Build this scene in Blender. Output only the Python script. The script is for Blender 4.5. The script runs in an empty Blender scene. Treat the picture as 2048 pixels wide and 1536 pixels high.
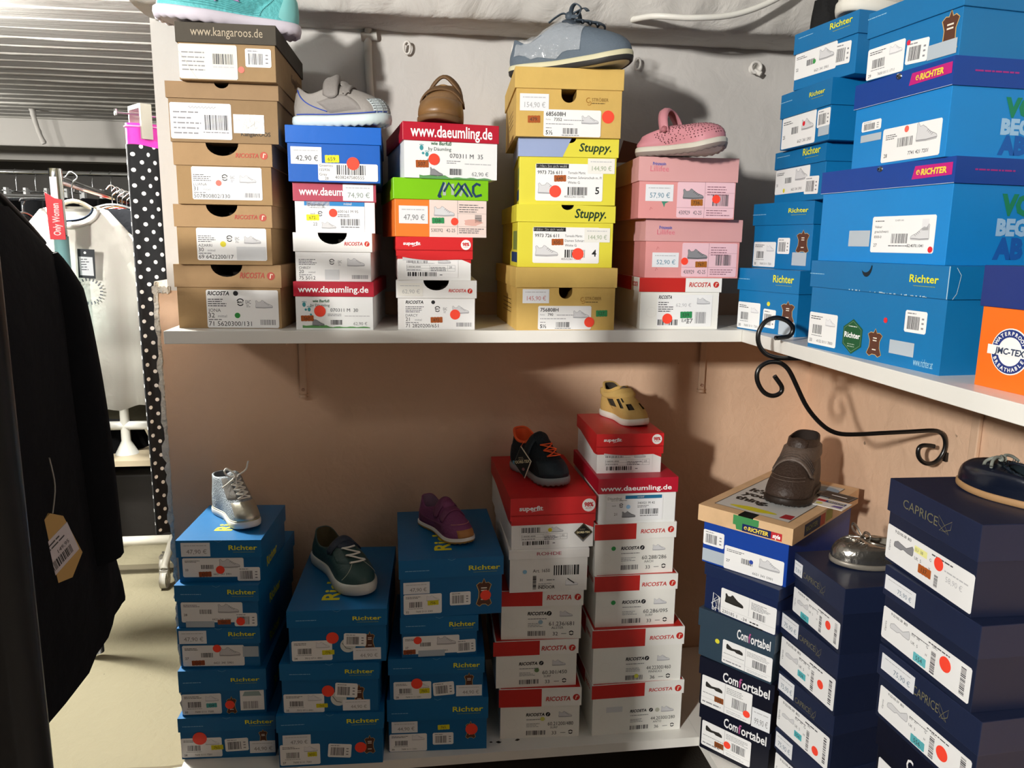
import bpy, bmesh, random
from math import sin, cos, pi, radians, sqrt, atan2, hypot
from mathutils import Vector, Matrix
random.seed(7)
SC = bpy.context.scene
COL = SC.collection
# ---------------------------------------------------------------- camera
cam = bpy.data.cameras.new('camera'); camo = bpy.data.objects.new('camera', cam); COL.objects.link(camo)
cam.sensor_fit = 'HORIZONTAL'; cam.sensor_width = 36.0; cam.lens = 36.0*1540/2048; cam.clip_start = .02
R0 = Vector((0.99086968, -0.13412511, 0.01370122)); R1 = Vector((-0.01089415, -0.18094237, -0.98343336)); R2 = Vector((0.13438224, 0.97430504, -0.18075148))
camo.matrix_world = Matrix(((R0.x, -R1.x, -R2.x, 0), (R0.y, -R1.y, -R2.y, 0), (R0.z, -R1.z, -R2.z, 1.40), (0, 0, 0, 1)))
SC.camera = camo
# ---------------------------------------------------------------- world, exposure, lamps
SC.view_settings.view_transform = 'Standard'; SC.view_settings.look = 'None'; SC.view_settings.gamma = 1
SC.view_settings.exposure = 0.08; SC.view_settings.use_curve_mapping = False
wd = bpy.data.worlds.new('room_air'); SC.world = wd; wd.use_nodes = True
wd.node_tree.nodes['Background'].inputs[0].default_value = (1.0, .93, .84, 1); wd.node_tree.nodes['Background'].inputs[1].default_value = .012
def area(name, loc, target, sx, sy, power, color=(1, .96, .9)):
    l = bpy.data.lights.new(name, 'AREA'); l.shape = 'RECTANGLE'; l.size = sx; l.size_y = sy; l.energy = power; l.color = color
    o = bpy.data.objects.new(name, l); COL.objects.link(o); o.location = loc
    o.rotation_euler = (Vector(target)-Vector(loc)).to_track_quat('-Z', 'Y').to_euler(); return o
def bulb(name, loc, power, r=.05, color=(1, .97, .91)):
    l = bpy.data.lights.new(name, 'POINT'); l.energy = power; l.shadow_soft_size = r; l.color = color
    o = bpy.data.objects.new(name, l); COL.objects.link(o); o.location = loc; return o
area('ceiling_lamp_front', (-1.79, -1.23, 2.12), (0, 1.6, 1.2), .12, .30, 205, (1, .965, .91))
area('ceiling_lamp_side', (-1.6, .25, 2.11), (.2, 1.6, 1.5), .10, .4, 14, (1, .965, .91))
area('ceiling_lamp_passage', (-1.45, 2.70, 2.06), (-.55, 1.9, .2), .12, .3, 90, (1, .98, .92))
bulb('ceiling_lamp_passage_glow', (-1.55, 2.60, 2.0), 55, .06)
bulb('ceiling_lamp_back', (-2.9, 4.4, 1.98), 40, .07)
# ---------------------------------------------------------------- helpers
def lin(c): return c/12.92 if c <= .04045 else ((c+.055)/1.055)**2.4
def hexc(h): return tuple(lin(int(h[i:i+2], 16)/255) for i in (0, 2, 4))+(1,)
MC = {}
def mat(h, rough=.5, metal=0, bump=0, bscale=40, var=0, vscale=8, key='', spec=.4, emit=0):
    k = 'm_%s_%s_%s_%s_%s_%s%s' % (h, rough, metal, bump, bscale, var, key)
    if k in MC: return MC[k]
    m = bpy.data.materials.new(k); m.use_nodes = True; nt = m.node_tree; b = nt.nodes['Principled BSDF']
    c = hexc(h); b.inputs['Base Color'].default_value = c; b.inputs['Roughness'].default_value = rough; b.inputs['Metallic'].default_value = metal
    b.inputs['Specular IOR Level'].default_value = spec
    if emit: b.inputs['Emission Color'].default_value = c; b.inputs['Emission Strength'].default_value = emit
    if bump or var: tc = nt.nodes.new('ShaderNodeTexCoord')
    if bump:
        n = nt.nodes.new('ShaderNodeTexNoise'); n.inputs['Scale'].default_value = bscale; n.inputs['Detail'].default_value = 4
        bp = nt.nodes.new('ShaderNodeBump'); bp.inputs['Strength'].default_value = bump; bp.inputs['Distance'].default_value = .01
        nt.links.new(tc.outputs['Object'], n.inputs['Vector']); nt.links.new(n.outputs['Fac'], bp.inputs['Height']); nt.links.new(bp.outputs['Normal'], b.inputs['Normal'])
    if var:
        n2 = nt.nodes.new('ShaderNodeTexNoise'); n2.inputs['Scale'].default_value = vscale; n2.inputs['Detail'].default_value = 5
        mx = nt.nodes.new('ShaderNodeMix'); mx.data_type = 'RGBA'
        mx.inputs[6].default_value = tuple(x*(1-var) for x in c[:3])+(1,); mx.inputs[7].default_value = tuple(min(1, x*(1+var)) for x in c[:3])+(1,)
        nt.links.new(tc.outputs['Object'], n2.inputs['Vector']); nt.links.new(n2.outputs['Fac'], mx.inputs[0]); nt.links.new(mx.outputs[2], b.inputs['Base Color'])
    MC[k] = m; return m
def card(h): return mat(h, .42, var=.05, vscale=14, bump=.04, bscale=30)
def kraft(h): return mat(h, .8, var=.10, vscale=25, bump=.08, bscale=90, spec=.2)
def ink(h): return mat(h, .6)
def paper(h='f4f4f2'): return mat(h, .45)
class Fr:
    def __init__(s, o, u, v): s.o = Vector(o); s.u = Vector(u).normalized(); s.v = Vector(v).normalized(); s.n = s.u.cross(s.v)
    def p(s, a, b, d=0): return s.o+s.u*a+s.v*b+s.n*d
    def sub(s, a, b, rot=0, d=0):
        r = radians(rot); return Fr(s.p(a, b, d), s.u*cos(r)+s.v*sin(r), s.v*cos(r)-s.u*sin(r))
class MB:
    def __init__(s): s.v = []; s.f = []; s.mi = []; s.sm = []; s.mats = []
    def m(s, mt):
        if mt not in s.mats: s.mats.append(mt)
        return s.mats.index(mt)
    def add(s, vs, fs, mt, smooth=False):
        b = len(s.v); s.v += [tuple(v) for v in vs]; i = s.m(mt)
        for f in fs: s.f.append(tuple(b+k for k in f)); s.mi.append(i); s.sm.append(smooth)
    def box(s, x0, x1, y0, y1, z0, z1, mt):
        vs = [(x, y, z) for z in (z0, z1) for y in (y0, y1) for x in (x0, x1)]
        s.add(vs, [(0, 2, 3, 1), (4, 5, 7, 6), (0, 1, 5, 4), (2, 6, 7, 3), (0, 4, 6, 2), (1, 3, 7, 5)], mt)
    def poly(s, fr, pts, mt, d=0): s.add([fr.p(a, b, d) for a, b in pts], [tuple(range(len(pts)))], mt)
    def rect(s, fr, x0, y0, x1, y1, mt, d=0): s.poly(fr, [(x0, y0), (x1, y0), (x1, y1), (x0, y1)], mt, d)
    def disc(s, fr, x, y, r, mt, d=0, n=24, ry=None):
        ry = ry or r; s.poly(fr, [(x+r*cos(2*pi*i/n), y+ry*sin(2*pi*i/n)) for i in range(n)], mt, d)
    def ring(s, fr, x, y, r0, r1, mt, d=0, n=28, a0=0, a1=360):
        vs = []; k = n
        for i in range(k+1):
            a = radians(a0+(a1-a0)*i/k); vs += [fr.p(x+r0*cos(a), y+r0*sin(a), d), fr.p(x+r1*cos(a), y+r1*sin(a), d)]
        s.add(vs, [(2*i, 2*i+1, 2*i+3, 2*i+2) for i in range(k)], mt)
    def stroke(s, fr, pts, w, mt, d=0):
        vs = []
        for i, p in enumerate(pts):
            a = pts[max(0, i-1)]; b = pts[min(len(pts)-1, i+1)]; dx, dy = b[0]-a[0], b[1]-a[1]; l = hypot(dx, dy) or 1
            nx, ny = -dy/l*w/2, dx/l*w/2; vs += [fr.p(p[0]-nx, p[1]-ny, d), fr.p(p[0]+nx, p[1]+ny, d)]
        s.add(vs, [(2*i, 2*i+2, 2*i+3, 2*i+1) for i in range(len(pts)-1)], mt)
    def prism(s, fr, pts, d0, d1, mt):
        n = len(pts); vs = [fr.p(a, b, d1) for a, b in pts]+[fr.p(a, b, d0) for a, b in pts]
        s.add(vs, [tuple(range(n)), tuple(range(2*n-1, n-1, -1))]+[(i, n+i, n+(i+1) % n, (i+1) % n) for i in range(n)], mt)
    def tube(s, pts, r, mt, n=8, closed=False, caps=True, flat=1.0, up=None):
        pts = [Vector(p) for p in pts]; N = len(pts); rr = r if isinstance(r, (list, tuple)) else [r]*N; vs = []; pn = None
        for i, p in enumerate(pts):
            a = pts[(i-1) % N] if closed else pts[max(0, i-1)]; b = pts[(i+1) % N] if closed else pts[min(N-1, i+1)]
            t = (b-a); t = t.normalized() if t.length > 1e-9 else Vector((1, 0, 0))
            if up is not None: q = Vector(up)
            elif pn is None: q = Vector((0, 0, 1)) if abs(t.z) < .9 else Vector((1, 0, 0))
            else: q = pn
            q = (q-t*q.dot(t)); q = q.normalized() if q.length > 1e-6 else t.orthogonal().normalized(); pn = q; w = t.cross(q)
            for k in range(n):
                an = 2*pi*k/n; vs.append(p+(q*cos(an)*flat+w*sin(an))*rr[i])
        fs = [(i*n+k, ((i+1) % N)*n+k, ((i+1) % N)*n+(k+1) % n, i*n+(k+1) % n) for i in range(N if closed else N-1) for k in range(n)]
        fs = [tuple(reversed(f)) for f in fs]
        if caps and not closed: fs += [tuple(range(n)), tuple(range((N-1)*n+n-1, (N-1)*n-1, -1))]
        s.add(vs, fs, mt, True)
    def grid(s, rows, mt, closed=False, smooth=True, skip=None):
        R = len(rows); K = len(rows[0]); vs = [p for r in rows for p in r]; fs = []
        for i in range(R-1):
            for k in range(K if closed else K-1):
                if skip and skip(i, k): continue
                fs.append((i*K+k, i*K+(k+1) % K, (i+1)*K+(k+1) % K, (i+1)*K+k))
        s.add(vs, fs, mt, smooth)
    def text(s, fr, st, x, y, h, mt, d=0, align='l', bold=0, shear=0, maxw=None, rot=0, fitw=None):
        vs, fs, w = glyphs(st, bold); k = h/GH; xs = k
        if fitw: xs = fitw/w
        elif maxw and w*k > maxw: xs = maxw/w
        W = w*xs; ox = {'l': 0, 'c': -W/2, 'r': -W}[align]; f2 = fr.sub(x, y, rot)
        s.add([f2.p(ox+a*xs+b*k*shear, b*k, d) for a, b in vs], fs, mt); return W
    def lines(s, fr, x0, x1, y, h, mt, d, n=1, gap=2.0, seed=0):
        rd = random.Random(seed*77+int(abs(x0)*1e4)+int(abs(y)*1e4))
        for i in range(n):
            x = x0; e = x0+(x1-x0)*(rd.uniform(.6, 1) if n > 1 else 1); yy = y-i*h*gap
            while x < e-.0002:
                w = min(rd.uniform(1.2, 4.5)*h, e-x); s.rect(fr, x, yy, x+w, yy+h*.75, mt, d); x += w+h*.5
    def bars(s, fr, x0, y0, x1, y1, mt, d, vert=False, seed=1):
        rd = random.Random(seed+int(abs(x0)*1e4)); a, b = (x0, x1) if not vert else (y0, y1); t = a; u = (b-a)/46
        while t < b-u:
            w = rd.choice((1, 1, 1, 2, 2, 3))*u
            if not vert: s.rect(fr, t, y0, min(t+w, b), y1, mt, d)
            else: s.rect(fr, x0, t, x1, min(t+w, b), mt, d)
            t += w+rd.choice((1, 1, 2))*u
    def build(s, name, parent=None, bevel=0, sub=0, seg=2, solid=0):
        me = bpy.data.meshes.new(name); me.from_pydata(s.v, [], s.f)
        for m_ in s.mats: me.materials.append(m_)
        me.polygons.foreach_set('material_index', s.mi); me.polygons.foreach_set('use_smooth', s.sm); me.update()
        o = bpy.data.objects.new(name, me); COL.objects.link(o)
        if parent: o.parent = parent
        if solid: md = o.modifiers.new('s', 'SOLIDIFY'); md.thickness = solid; md.offset = 0
        if sub: md = o.modifiers.new('u', 'SUBSURF'); md.levels = sub; md.render_levels = sub
        if bevel: md = o.modifiers.new('b', 'BEVEL'); md.width = bevel; md.segments = seg; md.limit_method = 'ANGLE'
        return o
GC = {}; GH = 1.0
def glyphs(st, bold=0):
    global GH
    k = (st, bold)
    if k in GC: return GC[k]
    c = bpy.data.curves.new('t', 'FONT'); c.body = st; c.size = 1; c.resolution_u = 2; c.offset = bold
    o = bpy.data.objects.new('t', c); COL.objects.link(o); me = bpy.data.meshes.new_from_object(o)
    vs = [(v.co.x, v.co.y) for v in me.vertices]; fs = [tuple(p.vertices) for p in me.polygons]
    bpy.data.objects.remove(o); bpy.data.curves.remove(c); bpy.data.meshes.remove(me)
    x0 = min(a for a, b in vs); w = max(a for a, b in vs)-x0; vs = [(a-x0, b) for a, b in vs]
    GC[k] = (vs, fs, w); return GC[k]
GH = max(b for a, b in glyphs('H')[0])
def tag(o, label=None, cat=None, group=None, kind=None):
    if label: o['label'] = label
    if cat: o['category'] = cat
    if group: o['group'] = group
    if kind: o['kind'] = kind
    return o
def empty(name, loc, rz=0, label=None, cat=None, group=None):
    o = bpy.data.objects.new(name, None); COL.objects.link(o); o.location = loc; o.rotation_euler = (0, 0, rz); o.empty_display_size = .05
    return tag(o, label, cat, group)
# ---------------------------------------------------------------- room
def plaster(h, name, bump=.35, scale=18, h2=None, zsplit=None):
    m = bpy.data.materials.new(name); m.use_nodes = True; nt = m.node_tree; N = nt.nodes; Lk = nt.links; b = N['Principled BSDF']
    b.inputs['Roughness'].default_value = .75; b.inputs['Specular IOR Level'].default_value = .25
    tc = N.new('ShaderNodeTexCoord'); n = N.new('ShaderNodeTexNoise'); n.inputs['Scale'].default_value = scale; n.inputs['Detail'].default_value = 6; n.inputs['Distortion'].default_value = .6
    n2 = N.new('ShaderNodeTexNoise'); n2.inputs['Scale'].default_value = 1.8; n2.inputs['Detail'].default_value = 5
    n3 = N.new('ShaderNodeTexVoronoi'); n3.inputs['Scale'].default_value = 5; n3.feature = 'SMOOTH_F1'
    for q in (n, n2, n3): Lk.new(tc.outputs['Object'], q.inputs['Vector'])
    ad = N.new('ShaderNodeMath'); ad.operation = 'MULTIPLY_ADD'; ad.inputs[1].default_value = .5
    Lk.new(n3.outputs['Distance'], ad.inputs[0]); Lk.new(n.outputs['Fac'], ad.inputs[2])
    bp = N.new('ShaderNodeBump'); bp.inputs['Strength'].default_value = bump; bp.inputs['Distance'].default_value = .02
    Lk.new(ad.outputs[0], bp.inputs['Height']); Lk.new(bp.outputs['Normal'], b.inputs['Normal'])
    c = hexc(h); mx = N.new('ShaderNodeMix'); mx.data_type = 'RGBA'
    mx.inputs[6].default_value = tuple(x*.90 for x in c[:3])+(1,); mx.inputs[7].default_value = tuple(min(1, x*1.08) for x in c[:3])+(1,)
    Lk.new(n2.outputs['Fac'], mx.inputs[0])
    out = mx.outputs[2]
    # sparse dirt flecks
    n4 = N.new('ShaderNodeTexNoise'); n4.inputs['Scale'].default_value = 34; Lk.new(tc.outputs['Object'], n4.inputs['Vector'])
    rp = N.new('ShaderNodeValToRGB'); rp.color_ramp.elements[0].position = .775; rp.color_ramp.elements[1].position = .80; Lk.new(n4.outputs['Fac'], rp.inputs[0])
    m4 = N.new('ShaderNodeMix'); m4.data_type = 'RGBA'; m4.inputs[7].default_value = tuple(x*.45 for x in c[:3])+(1,)
    Lk.new(rp.outputs[0], m4.inputs[0]); Lk.new(out, m4.inputs[6]); Lk.new(m4.outputs[2], b.inputs['Base Color'])
    return m
WHITE = plaster('cbc8c4', 'white_plaster', .16); PEACH = plaster('dcb99c', 'peach_plaster', .16, 34); ROUGH = plaster('e6e2d8', 'rough_plaster', 1.0, 60)
def struct(name, mb, **k): return tag(mb.build(name, **k), kind='structure')
YW, XR, ZU, ZL = 1.88, 1.05, 1.225, .305
mb = MB(); mb.box(-.547, 1.35, YW, YW+.24, 1.28, 2.3, WHITE); struct('wall_back_upper', mb)
mb = MB(); mb.box(-.574, 1.35, YW, YW+.24, 0, 1.28, PEACH)
struct('wall_back_lower', mb)
mb = MB(); mb.box(XR, XR+.3, -2.5, YW, 1.215, 2.3, WHITE); struct('wall_right_upper', mb)
mb = MB(); mb.box(XR, XR+.3, -2.5, YW, 0, 1.215, PEACH); struct('wall_right_lower', mb)
# rough broken plaster rim down the free wall end
rd = random.Random(3); mb = MB(); rows = []
for i in range(90):
    z = .02+i*(1.30-.02)/89; j = rd.uniform(-.0035, .0035)
    rows.append([(-.5805+j, YW+.12, z), (-.581+j+rd.uniform(-.002, .002), YW+.02, z), (-.5775+j+rd.uniform(-.003, .002), YW-.004, z), (-.570+rd.uniform(-.002, .002), YW-.003, z), (-.5665+rd.uniform(-.001, .001), YW+.003, z)])
mb.grid(rows, ROUGH, smooth=False); rows = []
for i in range(14):
    x = -.581+i*.040/13; z = 1.283+rd.uniform(-.002, .003); rows.append([(x, YW+.03, z+.004), (x, YW-.004, z+.006+rd.uniform(-.002, .003)), (x, YW-.004, z-.008+rd.uniform(-.003, .003)), (x, YW+.004, z-.012)])
mb.grid(rows, ROUGH, smooth=False); struct('trim_1', mb)
# floor: pale coated concrete with a joint
fm = plaster('8b846c', 'floor_coating', .25, 30); mb = MB(); mb.box(-4.5, 1.35, 1.95, 7.2, -.06, 0, fm); struct('floor', mb)
mb = MB(); mb.box(-4.5, 1.35, -3, 1.95, -.06, -.0005, mat('4a453e', .95, bump=.3, bscale=200)); struct('floor_front', mb)  # unseen front floor, coloured dark to cut light bouncing up
mb = MB(); P_ = [(-1.6+i*.05, 1.955+random.uniform(-.004, .004)) for i in range(22)]
mb.stroke(Fr((0, 0, .0008), (1, 0, 0), (0, 1, 0)), P_, .009, ink('6a6048')); mb.stroke(Fr((0, 0, .0006), (1, 0, 0), (0, 1, 0)), [(a, b-.012) for a, b in P_], .012, ink('e8e2cc'))
mb.rect(Fr((0, 0, .0006), (1, 0, 0), (0, 1, 0)), -2.2, 3.28, 0, 3.34, ink('6a6350')); struct('trim_2', mb)
# ceiling: board-marked concrete, painted white
def ceilmat():
    m = bpy.data.materials.new('board_marked_ceiling'); m.use_nodes = True; nt = m.node_tree; N = nt.nodes; Lk = nt.links; b = N['Principled BSDF']
    b.inputs['Base Color'].default_value = hexc('a6a4a0'); b.inputs['Roughness'].default_value = .6
    tc = N.new('ShaderNodeTexCoord'); mp = N.new('ShaderNodeMapping'); mp.inputs['Scale'].default_value = (1.1, 9, 1)
    n = N.new('ShaderNodeTexNoise'); n.inputs['Scale'].default_value = 5; n.inputs['Detail'].default_value = 8; n.inputs['Roughness'].default_value = .65
    w = N.new('ShaderNodeTexWave'); w.bands_direction = 'Y'; w.wave_profile = 'SAW'; w.inputs['Scale'].default_value = 1.9; w.inputs['Distortion'].default_value = .25; w.inputs['Detail'].default_value = 2
    Lk.new(tc.outputs['Object'], mp.inputs[0]); Lk.new(mp.outputs[0], n.inputs['Vector']); Lk.new(tc.outputs['Object'], w.inputs['Vector'])
    ad = N.new('ShaderNodeMath'); ad.operation = 'MULTIPLY_ADD'; ad.inputs[1].default_value = .8; Lk.new(w.outputs['Fac'], ad.inputs[0]); Lk.new(n.outputs['Fac'], ad.inputs[2])
    bp = N.new('ShaderNodeBump'); bp.inputs['Strength'].default_value = .9; bp.inputs['Distance'].default_value = .03
    Lk.new(ad.outputs[0], bp.inputs['Height']); Lk.new(bp.outputs['Normal'], b.inputs['Normal']); return m
CM = ceilmat()
mb = MB(); mb.box(-4.5, 1.35, -3, 7.2, 2.15, 2.25, CM); struct('ceiling', mb)
mb = MB(); rdc = random.Random(5)
RIDGE = plaster('d0cec8', 'ridge_paint', .2)
for i in range(22):   # raised ridges left by the boards
    y = 2.5+i*.145; rows = []; hh = rdc.uniform(.003, .010)
    for j in range(30):
        x = -4+j*.17; w = rdc.uniform(.004, .012)*(1 if rdc.random() > .15 else .2); rows.append([(x, y-w, 2.1505), (x, y+rdc.uniform(-.004, .004), 2.15-hh*rdc.uniform(.6, 1.3)), (x, y+w, 2.1505)])
    mb.grid(rows, RIDGE)
struct('trim_3', mb)
WB = plaster('b4b1ac', 'beam_paint', .15, 12)
mb = MB(); mb.box(-4.5, -.3, 5.55, 5.85, 1.97, 2.15, WB); struct('trim_4', mb, bevel=.01)
mb = MB(); mb.box(-4.5, -.3, 6.1, 6.25, 1.93, 2.15, WB); struct('trim_5', mb)
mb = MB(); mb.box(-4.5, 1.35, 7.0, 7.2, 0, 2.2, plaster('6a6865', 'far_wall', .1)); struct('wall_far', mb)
mb = MB(); mb.box(-4.7, -4.5, -3, 7.2, 0, 2.2, WHITE); struct('wall_left', mb)
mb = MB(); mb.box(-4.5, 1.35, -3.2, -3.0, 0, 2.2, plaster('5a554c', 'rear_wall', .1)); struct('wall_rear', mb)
# plastered beam over the back wall, lumpy underside
mb = MB(); rows = []; rd = random.Random(11)
prof = [(1.88, 1.866), (1.81, 1.866), (1.752, 1.866), (1.745, 1.867), (1.738, 1.874), (1.725, 1.90), (1.715, 1.94), (1.70, 2.0), (1.70, 2.16)]
for i in range(60):
    x = -.546+i*(1.005+.546)/59; w = .006*sin(i*.7)+.005*sin(i*1.9+1)
    rows.append([(x, y+.5*w*(y < 1.87)+rd.uniform(-.001, .001)*(y < 1.87), z+w*.5*(.1 if y > 1.75 else 1)+rd.uniform(-.0015, .0015)) for y, z in prof])
rows.append([(rows[-1][0][0]+.004, 1.88, max(1.9, z)) for y, z in prof])
mb.grid(rows, plaster('c4c1bc', 'beam_plaster', .6, 14)); struct('trim_6', mb, sub=1)
# shelves
SH = mat('e9e7e0', .32, var=.03, vscale=4)
mb = MB(); mb.box(-.46, .70, 1.536, YW-.002, ZU-.025, ZU, SH)
o = mb.build('wall_shelf', bevel=.001); tag(o, 'long white board shelf on the back wall, upper tier under the shoe box stacks', 'shelf')
mb = MB(); mb.box(.7005, XR-.001, -.35, YW-.002, ZU-.025, ZU, SH)
o = mb.build('wall_shelf', bevel=.001); tag(o, 'white board shelf on the right wall, carried by the black scroll bracket', 'shelf')
mb = MB(); mb.box(-.480, .645, 1.497, YW-.002, ZL-.022, ZL, SH)
fr = Fr((0, 0, ZL+.0006), (1, 0, 0), (0, 1, 0))
for (cx_, cy_, r_) in ((.192, 1.530, .005), (.175, 1.532, .003), (.235, 1.533, .0045)): mb.poly(fr, [(cx_+r_*cos(a)*random.uniform(.7, 1.6), cy_+r_*sin(a)*random.uniform(.5, 1)) for a in [k*pi/5 for k in range(10)]], ink('2a2218'))
o = mb.build('wall_shelf'); tag(o, 'low white board shelf on the back wall with dark scuffs at its front edge', 'shelf')
mb = MB(); mb.box(.6455, XR-.001, -.3, YW-.002, ZL-.022, ZL, SH)
o = mb.build('wall_shelf'); tag(o, 'low shelf along the right wall under the dark navy shoe box stacks', 'shelf')
# painted flat brackets under the upper shelf
def flat_bracket(x, label):
    e = empty('shelf_bracket', (x, YW, 1.03), 0, label, 'bracket', 'painted shelf brackets on the back wall')
    mb = MB(); mb.box(-.008, .008, -.010, -.0015, 0, .170, mat('d4b397', .6, bump=.2)); mb.tube([(0, -.006, .004), (0, -.006, -.004)], .009, mat('d4b397', .6, bump=.2), 10); mb.build('wall_strip', e, bevel=.002)
    mb = MB(); mb.tube([(0, -.009, .155), (0, -.0125, .155)], .0045, ink('4a3a30'), 10); mb.build('screw', e)
    mb = MB(); mb.tube([(0, -.009, .015), (0, -.0125, .015)], .004, ink('b89078'), 10); mb.build('screw', e)
    mb = MB(); mb.box(-.008, .008, -.30, -.0015, .1615, .1695, mat('d4b397', .6, bump=.2)); mb.build('arm', e)
flat_bracket(-.249, 'peach painted flat shelf bracket on back wall left of the pair'); flat_bracket(.752, 'peach painted flat shelf bracket near the room corner')
# wrought-iron scroll bracket in the plane y = yb
YB = 1.335
PX = [((1558, 675), (1574, 669), (1585, 656), (1584, 646), (1572, 637), (1555, 634), (1534, 642), (1520, 660), (1516, 682), (1521, 700), (1534, 711), (1556, 716), (1590, 716), (1650, 716), (1760, 718), (1900, 720))]
def wx(p): return (p[0] if p[0] < .7 else .7+(p[0]-.7)*.945, YB, p[1])
UPB = [(.6732,1.2332),(.69,1.2343),(.701,1.2373),(.7066,1.2458),(.7052,1.2549),(.6955,1.2639),(.6824,1.2693),(.6696,1.2705),(.6541,1.2654),(.644,1.2534),(.6397,1.2399),(.6414,1.2248),(.6481,1.2126),(.659,1.2028),(.6753,1.1975),(.70,1.1952),(.78,1.1952),(.9,1.1952),(1.065,1.1952)]
LOB = [(.6776,1.1619),(.6854,1.1526),(.6934,1.1417),(.6935,1.1323),(.6859,1.1262),(.6748,1.1245),(.6615,1.1296),(.651,1.1406),(.6442,1.1546),(.6431,1.1684),(.648,1.1790),(.6584,1.1862),(.6708,1.1888),(.6854,1.1870),(.699,1.1790),(.7101,1.1663),(.7252,1.1413),(.7443,1.1097),(.7627,1.0874),(.7843,1.0679),(.8055,1.0547),(.8296,1.0478),(.8633,1.0465),(.914,1.0478),(.9823,1.0497),(1.0305,1.051),(1.0485,1.0467),(1.0597,1.035),(1.0633,1.0184),(1.0579,1.0003),(1.0455,.9873),(1.0284,.9838),(1.0137,.9898),(1.0046,1.0016),(1.0037,1.0148),(1.0116,1.0212),(1.0273,1.0209),(1.038,1.019)]
def smooth(P, k=3):
    out = []
    for i in range(len(P)-1):
        a = Vector(P[max(0, i-1)]); b = Vector(P[i]); c = Vector(P[i+1]); d = Vector(P[min(len(P)-1, i+2)])
        for j in range(k):
            t = j/k; out.append(.5*((2*b)+(c-a)*t+(2*a-5*b+4*c-d)*t*t+(3*b-a-3*c+d)*t**3))
    return out+[Vector(P[-1])]
IRON = mat('0c0c0d', .3, bump=.05, spec=.6)
e = empty('scroll_bracket', (XR, YB, 1.0), 0, 'black wrought iron scroll bracket holding up the right shelf', 'bracket')
def rel(P): return [Vector(wx(p))-Vector((XR, YB, 1.0)) for p in P]
mb = MB(); mb.tube(smooth(rel(UPB)), .0043, IRON, 12); mb.build('upper_scroll', e)
mb = MB(); mb.tube(smooth(rel(LOB)), .0043, IRON, 12); mb.build('lower_scroll', e)
mb = MB(); mb.box(-.006, -.0005, -.004, .004, -.012, .006, IRON); mb.build('wall_plate', e)
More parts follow.
